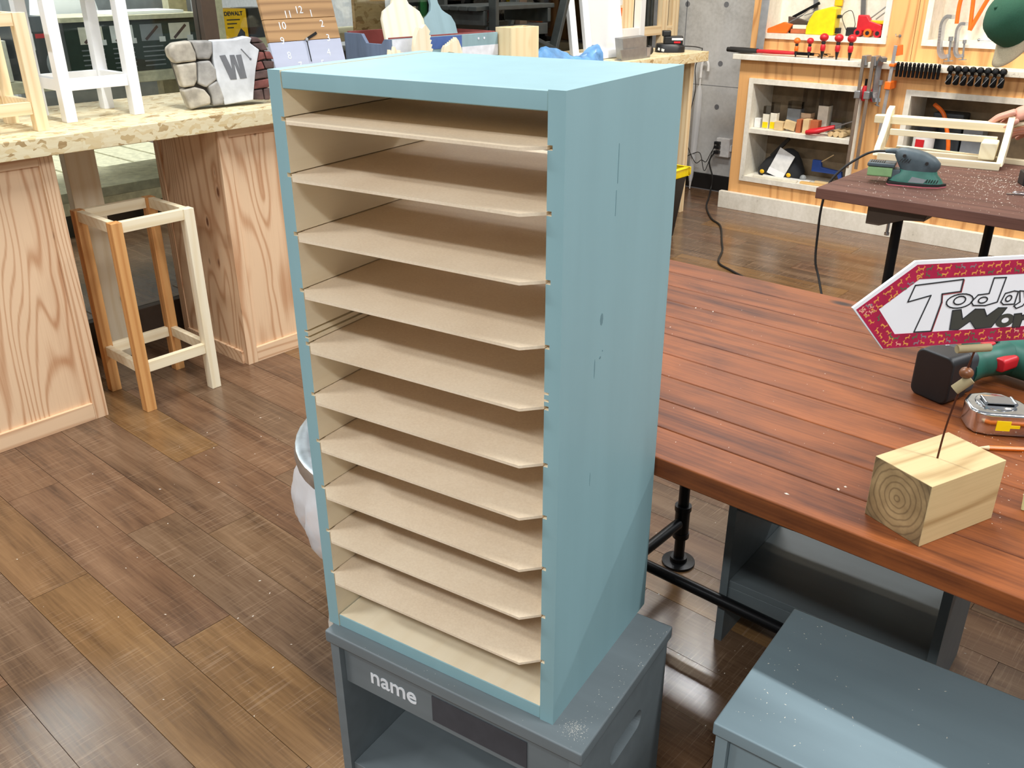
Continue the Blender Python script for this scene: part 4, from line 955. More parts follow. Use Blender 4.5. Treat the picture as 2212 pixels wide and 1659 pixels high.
for i in range(3): simple('dowel', ('left', 'middle', 'right')[i] + ' of the three round dowel ends on the middle shelf', 'dowel', G().cyl((0, -.02, .0155), (0, .18, .0155), .0155, n=16), 'dowel_pine', (-1.150 + i * .0325, 4.54, zs), smooth=True, bevel=.001, group='dowels on the middle shelf')
# --- lower left niche, floor
zb = .2143
bg = thing('tool_bag', 'black tool bag with white tag in the bottom of the left niche', 'bag', (-1.475, 4.64, zb), 0)
loft([(0, .0, .14, .08, 0), (0, .04, .145, .085, 0), (.01, .10, .11, .07, 0), (.03, .15, .06, .05, 0), (.04, .17, .02, .02, 0)], 18).obj('body', 'shirt_black', bg, smooth=True)
G().bar((-.06, -.03, .12), (.04, -.03, .235), .02, .02).obj('strap', 'black_rubber', bg)
tg = G().prism([(-.05, -.092, .03), (.055, -.088, .00), (.11, -.07, .14), (.01, -.07, .185)], (0, -.002, .0005)).obj('tag', 'label_white', bg); G().prism([(-.05, -.0945, .03), (.055, -.0905, .00), (.066, -.087, .035), (-.038, -.0895, .065)], (0, -.0008, 0)).obj('barcode_strip', 'paper_white', tg)
for bx in (-.085, .09): G().sph((bx, -.088, .03), (.015, .006, .013), 10, 6).obj('buckle', 'yellow_plastic', bg, smooth=True)
bb = thing('glue_gun', 'dark blue trigger gun lying in the left niche', 'glue gun', (-1.21, 4.62, zb + .02), 0)
G().prism([(-.06, -.012, .04), (.02, -.012, .04), (.10, -.012, .04), (.12, -.012, .0), (.135, -.012, .005), (.125, -.012, .06), (.0, -.012, .072), (-.01, -.012, .11), (-.06, -.012, .11)], (0, .024, 0)).obj('body', 'blue_plastic', bb, bevel=.004); G().cyl((-.01, 0, .10), (.06, 0, .15), .003, n=8).obj('nozzle', 'dowel_pine', bb)
sl = [(-1.40, 4.56, .30, .022, 'label_white', 'long whitewashed strip lying in front of the black bag'), (-1.45, 4.515, .28, .03, 'cream_card', 'wide pale strip at the front of the left niche floor'), (-1.08, 4.60, .30, .02, 'dowel_pine', 'tan stick lying below the blue glue gun'), (-1.12, 4.53, .34, .028, 'handle_pine_x', 'yellowish turned handle at the front of the left niche')]
for x, y, L_, w_, m, lb in sl: simple('wood_stick', lb, 'wood strip', G().box(-L_ / 2, L_ / 2, -w_ / 2, w_ / 2, 0, .012), m, (x, y, zb), .04, bevel=.002)
simple('ball', 'small grey ball beside the black tool bag', 'ball', G().sph((0, 0, .02), .02, 14, 10), 'pack_grey', (-1.30, 4.575, zb), smooth=True)
# --- lower right niche
cn = thing('paint_can', 'white can with red label in the right lower niche', 'can', (-.64, 4.565, .2145), 0); G().lathe([(.055, 0), (.055, .36), (.0, .36)], n=24).obj('body', 'label_white', cn, smooth=True); G().box(-.025, .02, -.0565, -.052, .26, .33).obj('label_patch', 'red_plastic', cn); G().lathe([(.058, .361), (.058, .40), (0, .40)], n=24).obj('lid', 'black_plastic', cn, smooth=True)
simple('orange_hose', 'orange hose curling down in the right lower niche', 'hose', G().tube([(-.63, 4.6, .72), (-.57, 4.58, .68), (-.53, 4.56, .60), (-.505, 4.56, .50), (-.50, 4.56, .30), (-.50, 4.58, .24)], .011, 10), 'orange_plastic', smooth=True)
simple('toolbox', 'dark grey machine case at the back of the right lower niche', 'case', G().box(-.08, .08, -.06, .06, 0, .46), 'dark_plastic', (-.56, 4.70, .2145), bevel=.01)
simple('grey_case', 'mid grey carton beside the dark case in the right niche', 'case', G().box(-.05, .05, -.05, .05, 0, .42), 'pack_grey', (-.42, 4.69, .2145), bevel=.004)

# ================================================================== CONCRETE WALL FITTINGS
ot = thing('wall_outlet', 'white double socket box with three black plugs on the concrete wall', 'outlet', (-2.0, 4.87, .297)); G().box(-.05, .05, -.038, 0, -.062, .062).obj('box', 'white_plastic', ot, bevel=.006); G().box(.0505, .062, -.03, -.005, -.02, .02).obj('switch', 'white_plastic', ot, bevel=.002)
for i, z in enumerate((.03, .003, -.03)): G().box(-.052, -.012, -.064, -.0385, z - .010, z + .010).obj('plug', 'black_plastic', ot, bevel=.003)
simple('extension_cord', 'black cord snaking from the wall outlet across the floor to the benches', 'cord', G().tube([(-2.045, 4.82, .267), (-2.07, 4.80, .20), (-2.035, 4.80, .10), (-2.03, 4.78, .02), (-1.95, 4.62, .006), (-1.833, 4.39, .006), (-1.661, 4.157, .006), (-1.537, 4.043, .006), (-1.361, 3.748, .006), (-1.274, 3.60, .006), (-1.183, 3.40, .006), (-1.06, 3.316, .006), (-.85, 3.2, .006), (-.5, 3.0, .006)], .0055, 8), 'black_rubber', smooth=True)
simple('power_cable', 'thin black charger cord hanging down the wall beside the umbrella', 'cord', G().tube([(-2.02, 4.16, .975), (-1.99, 4.32, .965), (-1.985, 4.42, .95), (-2.08, 4.60, .92), (-2.2, 4.74, .80), (-2.21, 4.78, .66), (-2.24, 4.78, .485), (-2.25, 4.78, .33), (-2.17, 4.78, .19), (-2.12, 4.78, .21), (-2.09, 4.79, .20), (-2.065, 4.80, .26), (-2.05, 4.82, .30)], .0028, 6), 'black_rubber', smooth=True)
simple('power_cable', 'second thin black cord drooping below the counter end to the socket', 'cord', G().tube([(-2.16, 4.25, .80), (-2.25, 4.6, .55), (-2.275, 4.76, .42), (-2.24, 4.78, .28), (-2.245, 4.78, .22), (-2.20, 4.79, .24), (-2.14, 4.79, .25), (-2.10, 4.79, .14), (-2.075, 4.80, .20), (-2.05, 4.82, .325)], .0028, 6), 'black_rubber', smooth=True)
um = thing('umbrella', 'furled clear plastic umbrella with white hook leaning on concrete wall', 'umbrella', (-2.205, 4.80, 0), 0, rot=(math.radians(-2), 0, 0))
G().cyl((0, 0, .0), (0, 0, .05), .004, .009, 10).obj('tip', 'white_plastic', um, smooth=True)
g = G(); g.lathe([(.010, .05), (.016, .08), (.024, .30), (.028, .52), (.022, .64), (.012, .68)], n=10); g.obj('canopy', 'umbrella_film', um, smooth=True)
G().cyl((0, 0, .05), (0, 0, .74), .0055, n=10).obj('shaft', 'white_plastic', um, smooth=True)
G().tube([(0, 0, .73), (0, 0, .80), (.012, 0, .835), (.035, 0, .838), (.05, 0, .81), (.051, 0, .775)], .009, 12).obj('hook_handle', 'white_plastic', um, smooth=True)
tb = thing('tool_bin', 'tall black bin with bright yellow rim behind the blue cabinet', 'bin', (-1.79, 3.58, 0), 0)
g = G(); a0, a1 = .15, .19
def taper(g, r0, r1, z0, z1, d0, d1):
    return g.add([(-r0, -d0, z0), (r0, -d0, z0), (r0, d0, z0), (-r0, d0, z0), (-r1, -d1, z1), (r1, -d1, z1), (r1, d1, z1), (-r1, d1, z1)], [(3, 2, 1, 0), (0, 1, 5, 4), (1, 2, 6, 5), (2, 3, 7, 6), (3, 0, 4, 7)])
taper(g, .15, .19, 0, .36, .11, .145).obj('tub', 'black_plastic', tb, bevel=.01)
g = G()
for (x0, x1, y0, y1) in ((-.205, .205, -.16, -.13), (-.205, .205, .13, .16), (-.205, -.175, -.13, .13), (.175, .205, -.13, .13)): g.box(x0, x1, y0, y1, .35, .395)
g.obj('rim', 'bright_yellow', tb, bevel=.005)

# ================================================================== LONG OSB COUNTER
ZC = .950
ct = G().box(-.33, .33, -1.5, 4.26, -.054, 0).obj('osb_countertop', 'osb', bevel=.002, seg=1)
tag(place(ct, (-2.165, 0, ZC)), 'long thick OSB countertop running along the glass partition', 'countertop')
def counter_base(label, y0, y1):
    t = thing('counter_cabinet', label, 'counter base', (-1.9, y0, 0), 0, 'plywood counter bases')
    L_ = y1 - y0; zt_ = ZC - .0545
    G().box(-.012, -.030, .042, L_ - .042, .058, zt_ - .035).obj('front_panel', 'ply_z', t)
    for a in (0, L_ - .044): G().box(-.028, .0, a, a + .044, 0, zt_).obj('stile', 'ply_z', t, bevel=.001, seg=1)
    G().box(-.028, -.0005, .0442, L_ - .0442, 0, .060).obj('bottom_rail', 'ply_y', t, bevel=.001, seg=1)
    G().box(-.028, -.0005, .0442, L_ - .0442, zt_ - .036, zt_).obj('top_rail', 'ply_y', t, bevel=.001, seg=1)
    for a in (.002, L_ - .02): G().box(-.44, -.0285, a, a + .018, 0, zt_).obj('side_panel', 'ply_z', t)
    for a in (-.002, L_ - .018): G().box(-.46, -.42, a, a + .02, 0, zt_).obj('back_post', 'ply_z', t, bevel=.001, seg=1)
    G().box(-.42, -.0285, -.008, .0018, 0, .05).obj('side_skirting', 'ply_y', t)
    return t
counter_base('knotty plywood counter base left of the pine bar stool', -1.2, .482)
counter_base('knotty plywood counter base right of the pine bar stool', 1.045, 2.5)
o = G().box(-.045, .045, -.02, .02, 0, ZC - .0545).obj('counter_post', 'pine_z', bevel=.002); tag(place(o, (-1.945, 4.20, 0)), 'pale pine post under the far end of the counter', 'post')
o = G().box(-.022, .022, -.055, .055, 0, ZC - .0545).obj('counter_post', 'pine_white_z', bevel=.002); tag(place(o, (-2.36, .75, 0)), 'wide pale board propping the counter behind the bar stool', 'post')

# pine bar stool under the counter
def frame_stool(name, label, loc, rz, w_, d, h, sec, mats, grp=None, low=.14, top_open=True, lowm=None, toph=.036, seat=None, leg_out=0.0):
    t = thing(name, label, 'stool', loc, rz, grp)
    i = 0
    for sx in (-1, 1):
        for sy in (-1, 1):
            x, y = sx * (w_ / 2 - sec / 2), sy * (d / 2 - sec / 2)
            G().bar((x, y, 0), (x, y, h), sec, sec).obj('leg', mats[i % len(mats)], t, bevel=.0012, seg=1); i += 1
    for z0, nm in ((low, 'stretcher'), (h - toph - .0005, 'top_rail')):
        for sy in (-1, 1): G().box(-w_ / 2 + sec + .0003, w_ / 2 - sec - .0003, sy * (d / 2 - sec / 2) - .011, sy * (d / 2 - sec / 2) + .011, z0, z0 + toph).obj(nm, mats[4], t, bevel=.001, seg=1)
        for sx in (-1, 1): G().box(sx * (w_ / 2 - sec / 2) - .011, sx * (w_ / 2 - sec / 2) + .011, -d / 2 + sec + .0003, d / 2 - sec - .0003, z0, z0 + toph).obj(nm, mats[5], t, bevel=.001, seg=1)
    if seat: G().box(-w_ / 2 - .01, w_ / 2 + .01, -d / 2 - .01, d / 2 + .01, h + .0003, h + .022).obj('seat', seat, t, bevel=.003)
    return t
# legs order: (-x,-y) (-x,+y) (+x,-y) (+x,+y)
frame_stool('bar_stool', 'seatless pine bar stool frame with one orange front leg, tucked under the counter', (-1.958, .724, 0), 0, .29, .29, .666, .036, ['fir_orange_z', 'fir_orange_z', 'fir_orange_z', 'pine_white_z', 'pine_white_y', 'pine_white_y'])
# stools standing on the counter
wood('pine_warm_z', '#f2dcb4', '#dcb885', 'Z', 34, 1.2, .04, .55, .5, kscale=6)
wood('pine_warm_y', '#f2dcb4', '#dcb885', 'Y', 34, 1.2, 0, .55, .5)
frame_stool('frame_stool', 'bare pine stool frame standing on the counter at the left edge', (-2.085, .375, ZC), 0, .26, .28, .335, .036, ['pine_warm_z', 'pine_warm_z', 'pine_warm_z', 'pine_warm_z', 'pine_warm_y', 'pine_warm_y'], 'stools standing on the counter', .05)
frame_stool('frame_stool', 'white painted stool standing on the counter beside the bare pine one', (-2.175, .742, ZC), 0, .25, .265, .46, .036, ['white_paint'] * 6, 'stools standing on the counter', .095, seat='white_paint')
frame_stool('frame_stool', 'second white stool half hidden behind the bare pine frame', (-2.375, .27, ZC), 0, .20, .30, .34, .036, ['white_paint'] * 6, 'stools standing on the counter', .06, seat='white_paint')

# faux-stone planter with stencilled W
def shrink(p, k):
    cx = sum(a for a, b in p) / len(p); cz = sum(b for a, b in p) / len(p); return [(cx + (a - cx) * k, cz + (b - cz) * k) for a, b in p]
pl = thing('stone_planter', 'faux stone planter with a grey stencilled W and brick corner, on the counter', 'planter', (-2.0, 1.03, ZC - .003), math.atan2(.98, .2))
prev = [(-.015, .003), (-.03, .075), (-.045, .16), (-.062, .20), (-.035, .226), (.02, .231), (.10, .228), (.182, .228), (.22, .236), (.262, .231), (.285, .213), (.315, .155), (.292, .09), (.285, .01)]
G().prism([(x, .012, z) for x, z in shrink(prev, .93)], (0, .07, 0)).obj('core', 'stone_core', pl, bevel=.006)
stones = {'stone_tan': [[(-.0594, .21), (-.0374, .2248), (.02, .2301), (.0338, .1892), (.0325, .1622), (-.0426, .1585), (-.0587, .1808)], [(-.0414, .1571), (.0311, .1623), (.0247, .1024), (.0112, .0813), (-.0298, .0787)], [(-.0335, .0735), (.0112, .0813), (.0448, .0704), (.0631, .0438), (.0609, .0185), (-.0153, .0052), (-.0229, .0311)]],
          'stone_grey': [[(.02, .2301), (.0949, .2267), (.0918, .1862), (.0768, .1651), (.0333, .1676), (.0297, .2002)], [(.0341, .1635), (.0768, .1651), (.0959, .1337), (.0936, .0977), (.0511, .0728), (.0226, .0887)], [(.0553, .0808), (.0936, .0977), (.1044, .0688), (.1116, .0342), (.1023, .0121), (.0656, .0095), (.065, .0464)]]}
def shrink(p, k):
    cx = sum(a for a, b in p) / len(p); cz = sum(b for a, b in p) / len(p); return [(cx + (a - cx) * k, cz + (b - cz) * k) for a, b in p]
for m, ps in stones.items():
    for p in ps: G().prism([(x, -.012, z) for x, z in shrink(p, .96)], (0, .05, 0)).obj('stone', m, pl, bevel=.008, seg=3)
pp = [(.0949, .2267), (.1814, .2269), (.2191, .2349), (.2367, .2286), (.2284, .2124), (.2594, .1886), (.2389, .1277), (.2206, .0487), (.2153, .0201), (.1083, .0116), (.0915, .1034), (.0894, .1699)]
plo = G().prism([(x, -.010, z) for x, z in pp], (0, .045, 0)).obj('plaster_face', 'plaster', pl, bevel=.004)
G().prism([(x, -.0105, z) for x, z in [(.1118, .1769), (.1324, .1785), (.1519, .1246), (.1387, .1768), (.1602, .177), (.1792, .1229), (.1698, .176), (.1897, .1769), (.2005, .0975), (.1756, .0963), (.158, .1466), (.1632, .0957), (.1402, .0959)][:0] or [(.1118, .1769), (.1324, .1785), (.1505, .130), (.148, .177), (.165, .177), (.1792, .1229), (.1708, .176), (.1897, .1769), (.2005, .0975), (.1756, .0963), (.1610, .1500), (.1632, .0957), (.1402, .0959)]], (0, -.0008, 0)).obj('lettering', 'grey_print', plo, label='grey stencilled letter W')
wr = G(); wr.bar((.192, -.0108, .195), (.222, -.0108, .160), .003, .0012, up=(0, 1, 0)); wr.cyl((.222, -.0112, .160), (.222, -.0102, .160), .004, n=10); wr.obj('spanner_print', 'grey_print', plo)
br_ = [[(.2369, .23), (.2617, .2303), (.2829, .2127), (.2345, .2121)], [(.2343, .2107), (.2827, .2113), (.2966, .1839), (.2682, .1839)], [(.2616, .1815), (.2772, .1806), (.2836, .1563), (.2481, .1498)], [(.2804, .1805), (.3026, .1808), (.3135, .1532), (.285, .1548)], [(.2462, .1471), (.267, .1501), (.2761, .1225), (.2409, .119)], [(.2686, .15), (.3128, .1475), (.3114, .1232), (.2777, .1224)], [(.2374, .1164), (.2951, .1213), (.2916, .0927), (.2306, .0883)], [(.2285, .0841), (.2912, .0899), (.2841, .0585), (.2231, .0557)], [(.2228, .0529), (.2579, .0546), (.2595, .0165), (.2168, .02)], [(.2613, .0558), (.2873, .0582), (.2818, .0147), (.2609, .0149)]]
for i, p in enumerate(br_): G().prism([(x, -.004, z) for x, z in shrink(p, .95)], (0, .05, 0)).obj('brick', 'brick_red' if i in (3, 4, 7, 2) else 'brick_brown', pl, bevel=.004)

# plank wall clock leaning back
ck = thing('plank_clock', 'square plank clock, brown upper boards and whitewashed lower board, leaning on the counter', 'clock', (-2.02, 1.585, ZC + .0042), 0, rot=(0, math.radians(-15), 0))
w_ = .168
for z0, z1, m in ((.0, .197, 'clock_white'), (.1985, .278, 'clock_wood_y'), (.2795, .46, 'clock_wood_y')): G().box(-.015, 0, -w_, w_, z0, z1).obj('plank', m, ck, bevel=.0012, seg=1)
cz = .20; Rr = .108
for n_ in (12, 1, 2, 3, 4, 8, 9, 10, 11, 5, 6, 7):
    a = math.radians(90 - n_ * 30)
    text(str(n_), .038, 'numeral', 'letter_white', ck, frameM((.0003, Rr * math.cos(a), cz + Rr * math.sin(a)), (0, 1, 0), (0, 0, 1)), .0005)
G().bar((.004, 0, cz), (.004, .055, cz + .022), .010, .001, up=(1, 0, 0)).obj('hour_hand', 'black_steel', ck)
G().bar((.005, 0, cz), (.005, -.002, cz - .082), .004, .001, up=(1, 0, 0)).obj('minute_hand', 'black_steel', ck)
G().cyl((.0, 0, cz), (.008, 0, cz), .006, n=14).obj('spindle', 'steel', ck, smooth=True)

# painted trough with paint swatches
tg_ = thing('painted_trough', 'blue-grey painted wooden trough with colour swatches and red-brown inside', 'trough', (-1.95, 1.90, ZC), math.radians(-3))
f_ = G().box(-.016, 0, .016, .62, 0, .185).obj('front_board', 'board_blue_paint', tg_, bevel=.001, seg=1)
for y0, y1, z0, z1, m in ((.017, .21, .125, .1835, 'swatch_white'), (.21, .40, .135, .184, 'swatch_blue'), (.017, .12, .02, .12, 'swatch_teal'), (.40, .62, .09, .135, 'swatch_white')): G().box(.0, .0012, y0, y1, z0, z1).obj('colour_swatch', m, f_)
for sx in (.50, .535): G().cyl((.0, sx, .165), (.0014, sx, .165), .005, n=12).obj('white_dot', 'swatch_white', f_)
G().prism([(0, 0, 0), (-.30, 0, 0), (-.30, 0, .20), (-.18, 0, .20), (-.15, 0, .165), (-.05, 0, .165), (-.03, 0, .185), (0, 0, .185)], (0, .0158, 0)).obj('end_board', 'slate_blue_paint', tg_, bevel=.001, seg=1)
G().box(-.30, -.284, .016, .62, 0, .205).obj('back_board', 'red_brown_paint', tg_, bevel=.001, seg=1)
G().box(-.284, -.016, .604, .62, 0, .19).obj('end_board', 'red_brown_paint', tg_, bevel=.001, seg=1)
G().box(-.284, -.0162, .016, .604, 0, .016).obj('bottom_board', 'red_brown_paint', tg_)
G().box(-.024, -.0164, .016, .604, .016, .1905).obj('lining', 'red_brown_paint', tg_, bevel=.001, seg=1)
def cut_board(label, loc, rot, w2, h, m, neck):
    pts = [(-w2, .012), (-w2 + .012, 0), (w2 - .012, 0), (w2, .012), (w2, h - .05), (w2 - .015, h - .018), (w2 - .045, h), (neck + .012, h + .012), (neck, h + .04), (neck, h + .11), (neck * .6, h + .125), (-neck * .6, h + .125), (-neck, h + .11), (-neck, h + .04), (-neck - .012, h + .012), (-w2 + .045, h), (-w2 + .015, h - .018), (-w2, h - .05)]
    o = G().prism([(0, y, z) for y, z in pts], (.016, 0, 0)).obj('chopping_board', m, bevel=.003); tag(o, label, 'chopping board', 'handled chopping boards'); return place(o, loc, rot=rot)
cut_board('bare pine chopping board with handle, leaning in the painted trough', (-2.04, 2.10, ZC + .022), (math.radians(-3), math.radians(-17), math.radians(-3)), .112, .285, 'pine_white_z', .034)
cut_board('pale blue painted chopping board behind the bare pine one', (-2.06, 2.345, ZC + .022), (math.radians(2), math.radians(-17), math.radians(-3)), .095, .25, 'board_blue_paint', .022)
# hedgehog and animal cut-outs with saw-tooth backs
def cutout(label, loc, rz, pts):
    o = G().prism([(0, y, z) for y, z in pts], (.022, 0, 0)).obj('wooden_cutout', 'pine_white_z', bevel=.0015, seg=1); tag(o, label, 'wooden cutout', 'saw-tooth wooden cut-outs'); return place(o, loc, rz)
zig = lambda a, b, n, d: [p for i in range(n) for p in ((a[0] + (b[0] - a[0]) * i / n, a[1] + (b[1] - a[1]) * i / n), (a[0] + (b[0] - a[0]) * (i + .6) / n + d, a[1] + (b[1] - a[1]) * (i + .6) / n + .004))]
cutout('tall saw-toothed wooden cut-out standing by the painted trough', (-1.90, 1.985, ZC), 0, [(.0, 0), (.095, 0)] + zig((.100, .06), (.070, .215), 9, .010) + [(.055, .240), (.035, .225), (.02, .23), (.0, .20), (-.01, .15), (-.005, .08)])
cutout('curled saw-toothed wooden cut-out right of the tall one', (-1.90, 2.14, ZC), 0, [(.02, 0), (.125, 0), (.12, .09), (.105, .14), (.09, .168)] + [p for i in range(6) for p in ((.085 - i * .012, .172 - i * .004), (.075 - i * .012, .182 - i * .006))] + [(.005, .14), (.0, .12), (.03, .125), (.06, .12), (.07, .10), (.03, .085), (.015, .05)])
cutout('low spiky wooden cut-out left of the tall one', (-1.90, 1.80, ZC), 0, [(0, 0), (.16, 0), (.155, .10), (.135, .118), (.12, .14), (.112, .122), (.095, .15), (.088, .128), (.07, .165), (.062, .13), (.045, .155), (.04, .125), (.02, .13), (0, .10)])

# dark folding stool
ch = thing('slatted_stool', 'black slatted folding stool standing on the counter', 'stool', (-2.17, 2.80, ZC), 0)
for i in range(5): G().box(-.15 + i * .06, -.10 + i * .06, -.30, .26, .268, .288).obj('seat_slat', 'black_wood', ch, bevel=.003)
for y in (-.25, .21): G().box(-.15, .14, y, y + .022, .205, .2675).obj('apron', 'black_wood', ch, bevel=.003)
for x in (-.14, .12): G().box(x, x + .02, -.2275, .2095, .15, .20).obj('long_rail', 'black_wood', ch, bevel=.003)
for x, y0, y1 in ((.165, -.21, -.21), (.165, .20, .35), (-.165, -.21, -.21), (-.165, .20, .35)):
    G().bar((x, y0, .012), (x, y1, .40), .022, .045, up=(1, 0, 0)).obj('leg', 'black_wood', ch, bevel=.003)
G().bar((.19, .36, .02), (.19, -.12, .20), .018, .035, up=(1, 0, 0)).obj('brace', 'black_wood', ch, bevel=.002); G().bar((.14, -.20, .06), (.14, .22, .10), .02, .03).obj('stretcher', 'black_wood', ch, bevel=.002)
# pine block box, blue film, screen frame, dustpan, charger
pb = thing('pine_box', 'small plain pine box with a knot in front of the black stool', 'box', (-1.842, 2.525, ZC), math.radians(-3))
wood('box_pine', '#f0ddb2', '#dcbf8a', 'Z', 18, .8, .05, .6, .4, kscale=8)
G().box(-.012, 0, 0, .18, 0, .205).obj('front_board', 'box_pine', pb, bevel=.001, seg=1); G().box(-.10, -.0122, 0, .012, 0, .205).obj('side_board', 'box_pine', pb, bevel=.001, seg=1); G().box(-.10, -.0122, .168, .18, 0, .205).obj('side_board', 'box_pine', pb, bevel=.001, seg=1); G().box(-.10, -.088, .0122, .1678, 0, .205).obj('back_board', 'box_pine', pb)
bf = G(); rr = random.Random(9); ny, nz = 22, 12; vs = []
for i in range(ny):
    for j in range(nz):
        u, v_ = i / (ny - 1), j / (nz - 1); t = v_ * 3.1416
        vs.append((-.05 * math.cos(t) + rr.uniform(-.008, .008), u * .50, (.075 + .03 * math.sin(u * 7)) * math.sin(t) + rr.uniform(-.006, .006) + (.0 if 0 < j < nz - 1 else .0)))
bf.add([(x, y, max(.001, z)) for x, y, z in vs], [(i * nz + j, (i + 1) * nz + j, (i + 1) * nz + j + 1, i * nz + j + 1) for i in range(ny - 1) for j in range(nz - 1)])
tag(place(bf.obj('plastic_wrap', 'blue_film', smooth=True), (-1.90, 2.74, ZC)), 'crumpled light blue plastic wrap at the foot of the white frame', 'plastic wrap')
sf = thing('screen_frame', 'white framed mesh screen leaning at the back of the counter', 'screen', (-2.03, 3.20, ZC), 0, rot=(0, math.radians(-9), 0))
for y in (0, .115, .40): G().box(0, .022, y, y + .05, .0, .62).obj('stile', 'white_paint', sf, bevel=.002)
for z in (.0, .57): G().box(.002, .020, .05, .40, z, z + .042).obj('rail', 'white_paint', sf, bevel=.002)
G().box(-.002, .0015, .16, .40, .04, .57).obj('mesh', 'mesh_film', sf)
dp = thing('metal_pan', 'grey sheet-metal dustpan lying near the counter end', 'dustpan', (-1.875, 3.44, ZC), math.radians(0))
G().prism([(0, 0, .0), (0, .26, .0), (0, .27, .055), (0, -.02, .055)], (-.004, 0, 0)).obj('front_plate', 'grey_steel', dp); G().prism([(-.03, .06, .0), (-.05, .30, .0), (-.06, .31, .105), (-.04, .05, .105)], (-.05, 0, .003)).obj('back_plate', 'grey_steel', dp, bevel=.002); G().box(-.05, -.004, .0, .26, .0, .004).obj('base_plate', 'grey_steel', dp); G().cyl((-.06, .32, .03), (-.06, .345, .03), .025, n=14).obj('knob', 'black_rubber', dp, smooth=True); G().box(.0005, .002, .225, .255, .01, .05).obj('bright_tab', 'aluminium', dp)
bcg = thing('battery_charger', 'black battery charger holding a battery at the counter end', 'charger', (-1.99, 4.08, ZC), math.radians(35))
loft([(0, .0, .085, .07, 0), (0, .03, .085, .07, 0), (-.005, .045, .075, .06, 0)], 20, 3).obj('base', 'black_plastic', bcg, smooth=True); rbox(G(), -.04, .07, -.05, .05, .046, .085, .012, 'z').obj('battery', 'black_plastic', bcg, bevel=.004); rbox(G(), -.05, .0, -.04, .04, .0855, .115, .01, 'z').obj('battery_head', 'black_plastic', bcg, bevel=.005)
G().box(.005, .068, -.0522, -.0502, .066, .078).obj('label_strip', 'label_white', bcg); G().box(.018, .055, -.0522, -.0502, .05, .060).obj('brand_strip', 'red_plastic', bcg); G().bar((-.07, -.055, .02), (-.035, -.068, .012), .003, .014).obj('label_strip', 'label_white', bcg)
# rack posts beyond the counter end
rk = thing('pine_rack', 'pale pine rack against the glass, black pipes standing behind it', 'rack', (-2.42, 4.60, 0))
for y in (-.01, .12): G().box(0, .04, y, y + .065, 0, 1.6).obj('post', 'pine_z', rk, bevel=.002)
for z in (1.0, 1.34): G().box(.002, .038, -.215, -.0105, z, z + .055).obj('rail', 'pine_y', rk, bevel=.002); G().box(.002, .038, .0555, .1195, z - .03, z + .05).obj('rail', 'pine_y', rk, bevel=.002)
for i in range(5): G().cyl((-.03, -.21 + i * .044, 0), (-.03, -.21 + i * .044, 1.6), .016, n=12).obj('pipe', 'black_wood', rk, smooth=True)
wp_ = thing('white_rack', 'white painted rack upright left of the pine rack', 'rack', (-2.42, 4.28, 0)); G().box(0, .05, .05, .10, 0, 1.6).obj('upright', 'white_paint', wp_, bevel=.002); G().box(.0, .045, -.12, .0498, 1.0, 1.055).obj('shelf_rail', 'white_paint', wp_, bevel=.002); G().box(-.02, -.005, -.20, .0498, .952, 1.6).obj('back_board', 'pine_z', wp_)
hl = thing('hanging_cards', 'small cards hanging in a strip on the rack behind the white frame', 'cards', (-2.41, 4.16, 1.06)); 
for i, m in enumerate(('label_white', 'orange_plastic', 'label_white', 'bosch_green')): G().prism([(0, -.018, i * .062), (0, .018, i * .062 + .005), (0, .02, i * .062 + .05), (0, -.016, i * .062 + .054)], (.004, 0, 0)).obj('card', m, hl)

# ================================================================== BEHIND THE GLASS
def shelf_unit(label, x, y0, y1, zs_, depth=.45):
    t = thing('shop_shelf', label, 'shelf', (x, y0, 0), 0, 'pale shop shelves behind the glass')
    L_ = y1 - y0
    for i, z in enumerate(zs_): G().box(-depth, 0, 0, L_, z - .045, z).obj('shelf_board', 'pallet_pine', t, bevel=.003)
    for a in (.0, L_ - .12): 
        for b_ in (-.06, -depth + .06): G().box(b_ - .03, b_ + .03, a, a + .10, 0, max(zs_) - .0455).obj('upright', 'pallet_pine', t)
    return t
shelf_unit('pale wooden shop shelf carrying the dark green machine cartons', -3.1, .55, 1.83, (.50, .975))
shelf_unit('pale shop shelf behind the yellow carton, beyond the dark mullion', -3.2, 1.86, 3.3, (.62, 1.075, 1.40))
gb = thing('machine_carton', 'dark green tile-cutter carton with photo strip and lines of print', 'carton', (-3.14, 1.13, .976), 0)
G().box(-.30, 0, 0, .62, 0, .215).obj('box', 'pack_green', gb, bevel=.003)
for i in range(4):
    y = .06 + i * .14; ph = G().box(.0, .0015, y, y + .105, .125, .195).obj('photo', ('cream_card', 'label_white', 'pack_grey', 'cream_card')[i], gb); G().bar((.0022, y + .02, .13), (.0022, y + .085, .185), .012, .0006, up=(1, 0, 0)).obj('photo_detail', 'brick_brown', ph); G().box(.0016, .003, y + .085, y + .115, .118, .140).obj('pictogram', 'label_white', ph)
    for k_ in range(5): G().box(.0, .001, y, y + .10, .018 + k_ * .02, .023 + k_ * .02).obj('text_line', 'pack_grey', gb)
text('PTC 470', .024, 'lettering', 'letter_white', gb, frameM((.0006, .555, .085), (0, 1, 0), (0, 0, 1)), .0004)
lid = G().box(-.34, .03, -.02, .66, .216, .235).obj('white_board', 'pallet_pine'); tag(place(lid, (-3.14, 1.13, .9765)), 'pale board lying on top of the dark green carton', 'board')
ppb = G().box(-.12, .12, -.17, .17, 0, .012).obj('paper_stack', 'paper_white'); tag(place(ppb, (-3.30, 1.55, 1.212)), 'white papers on the board over the green carton', 'papers')
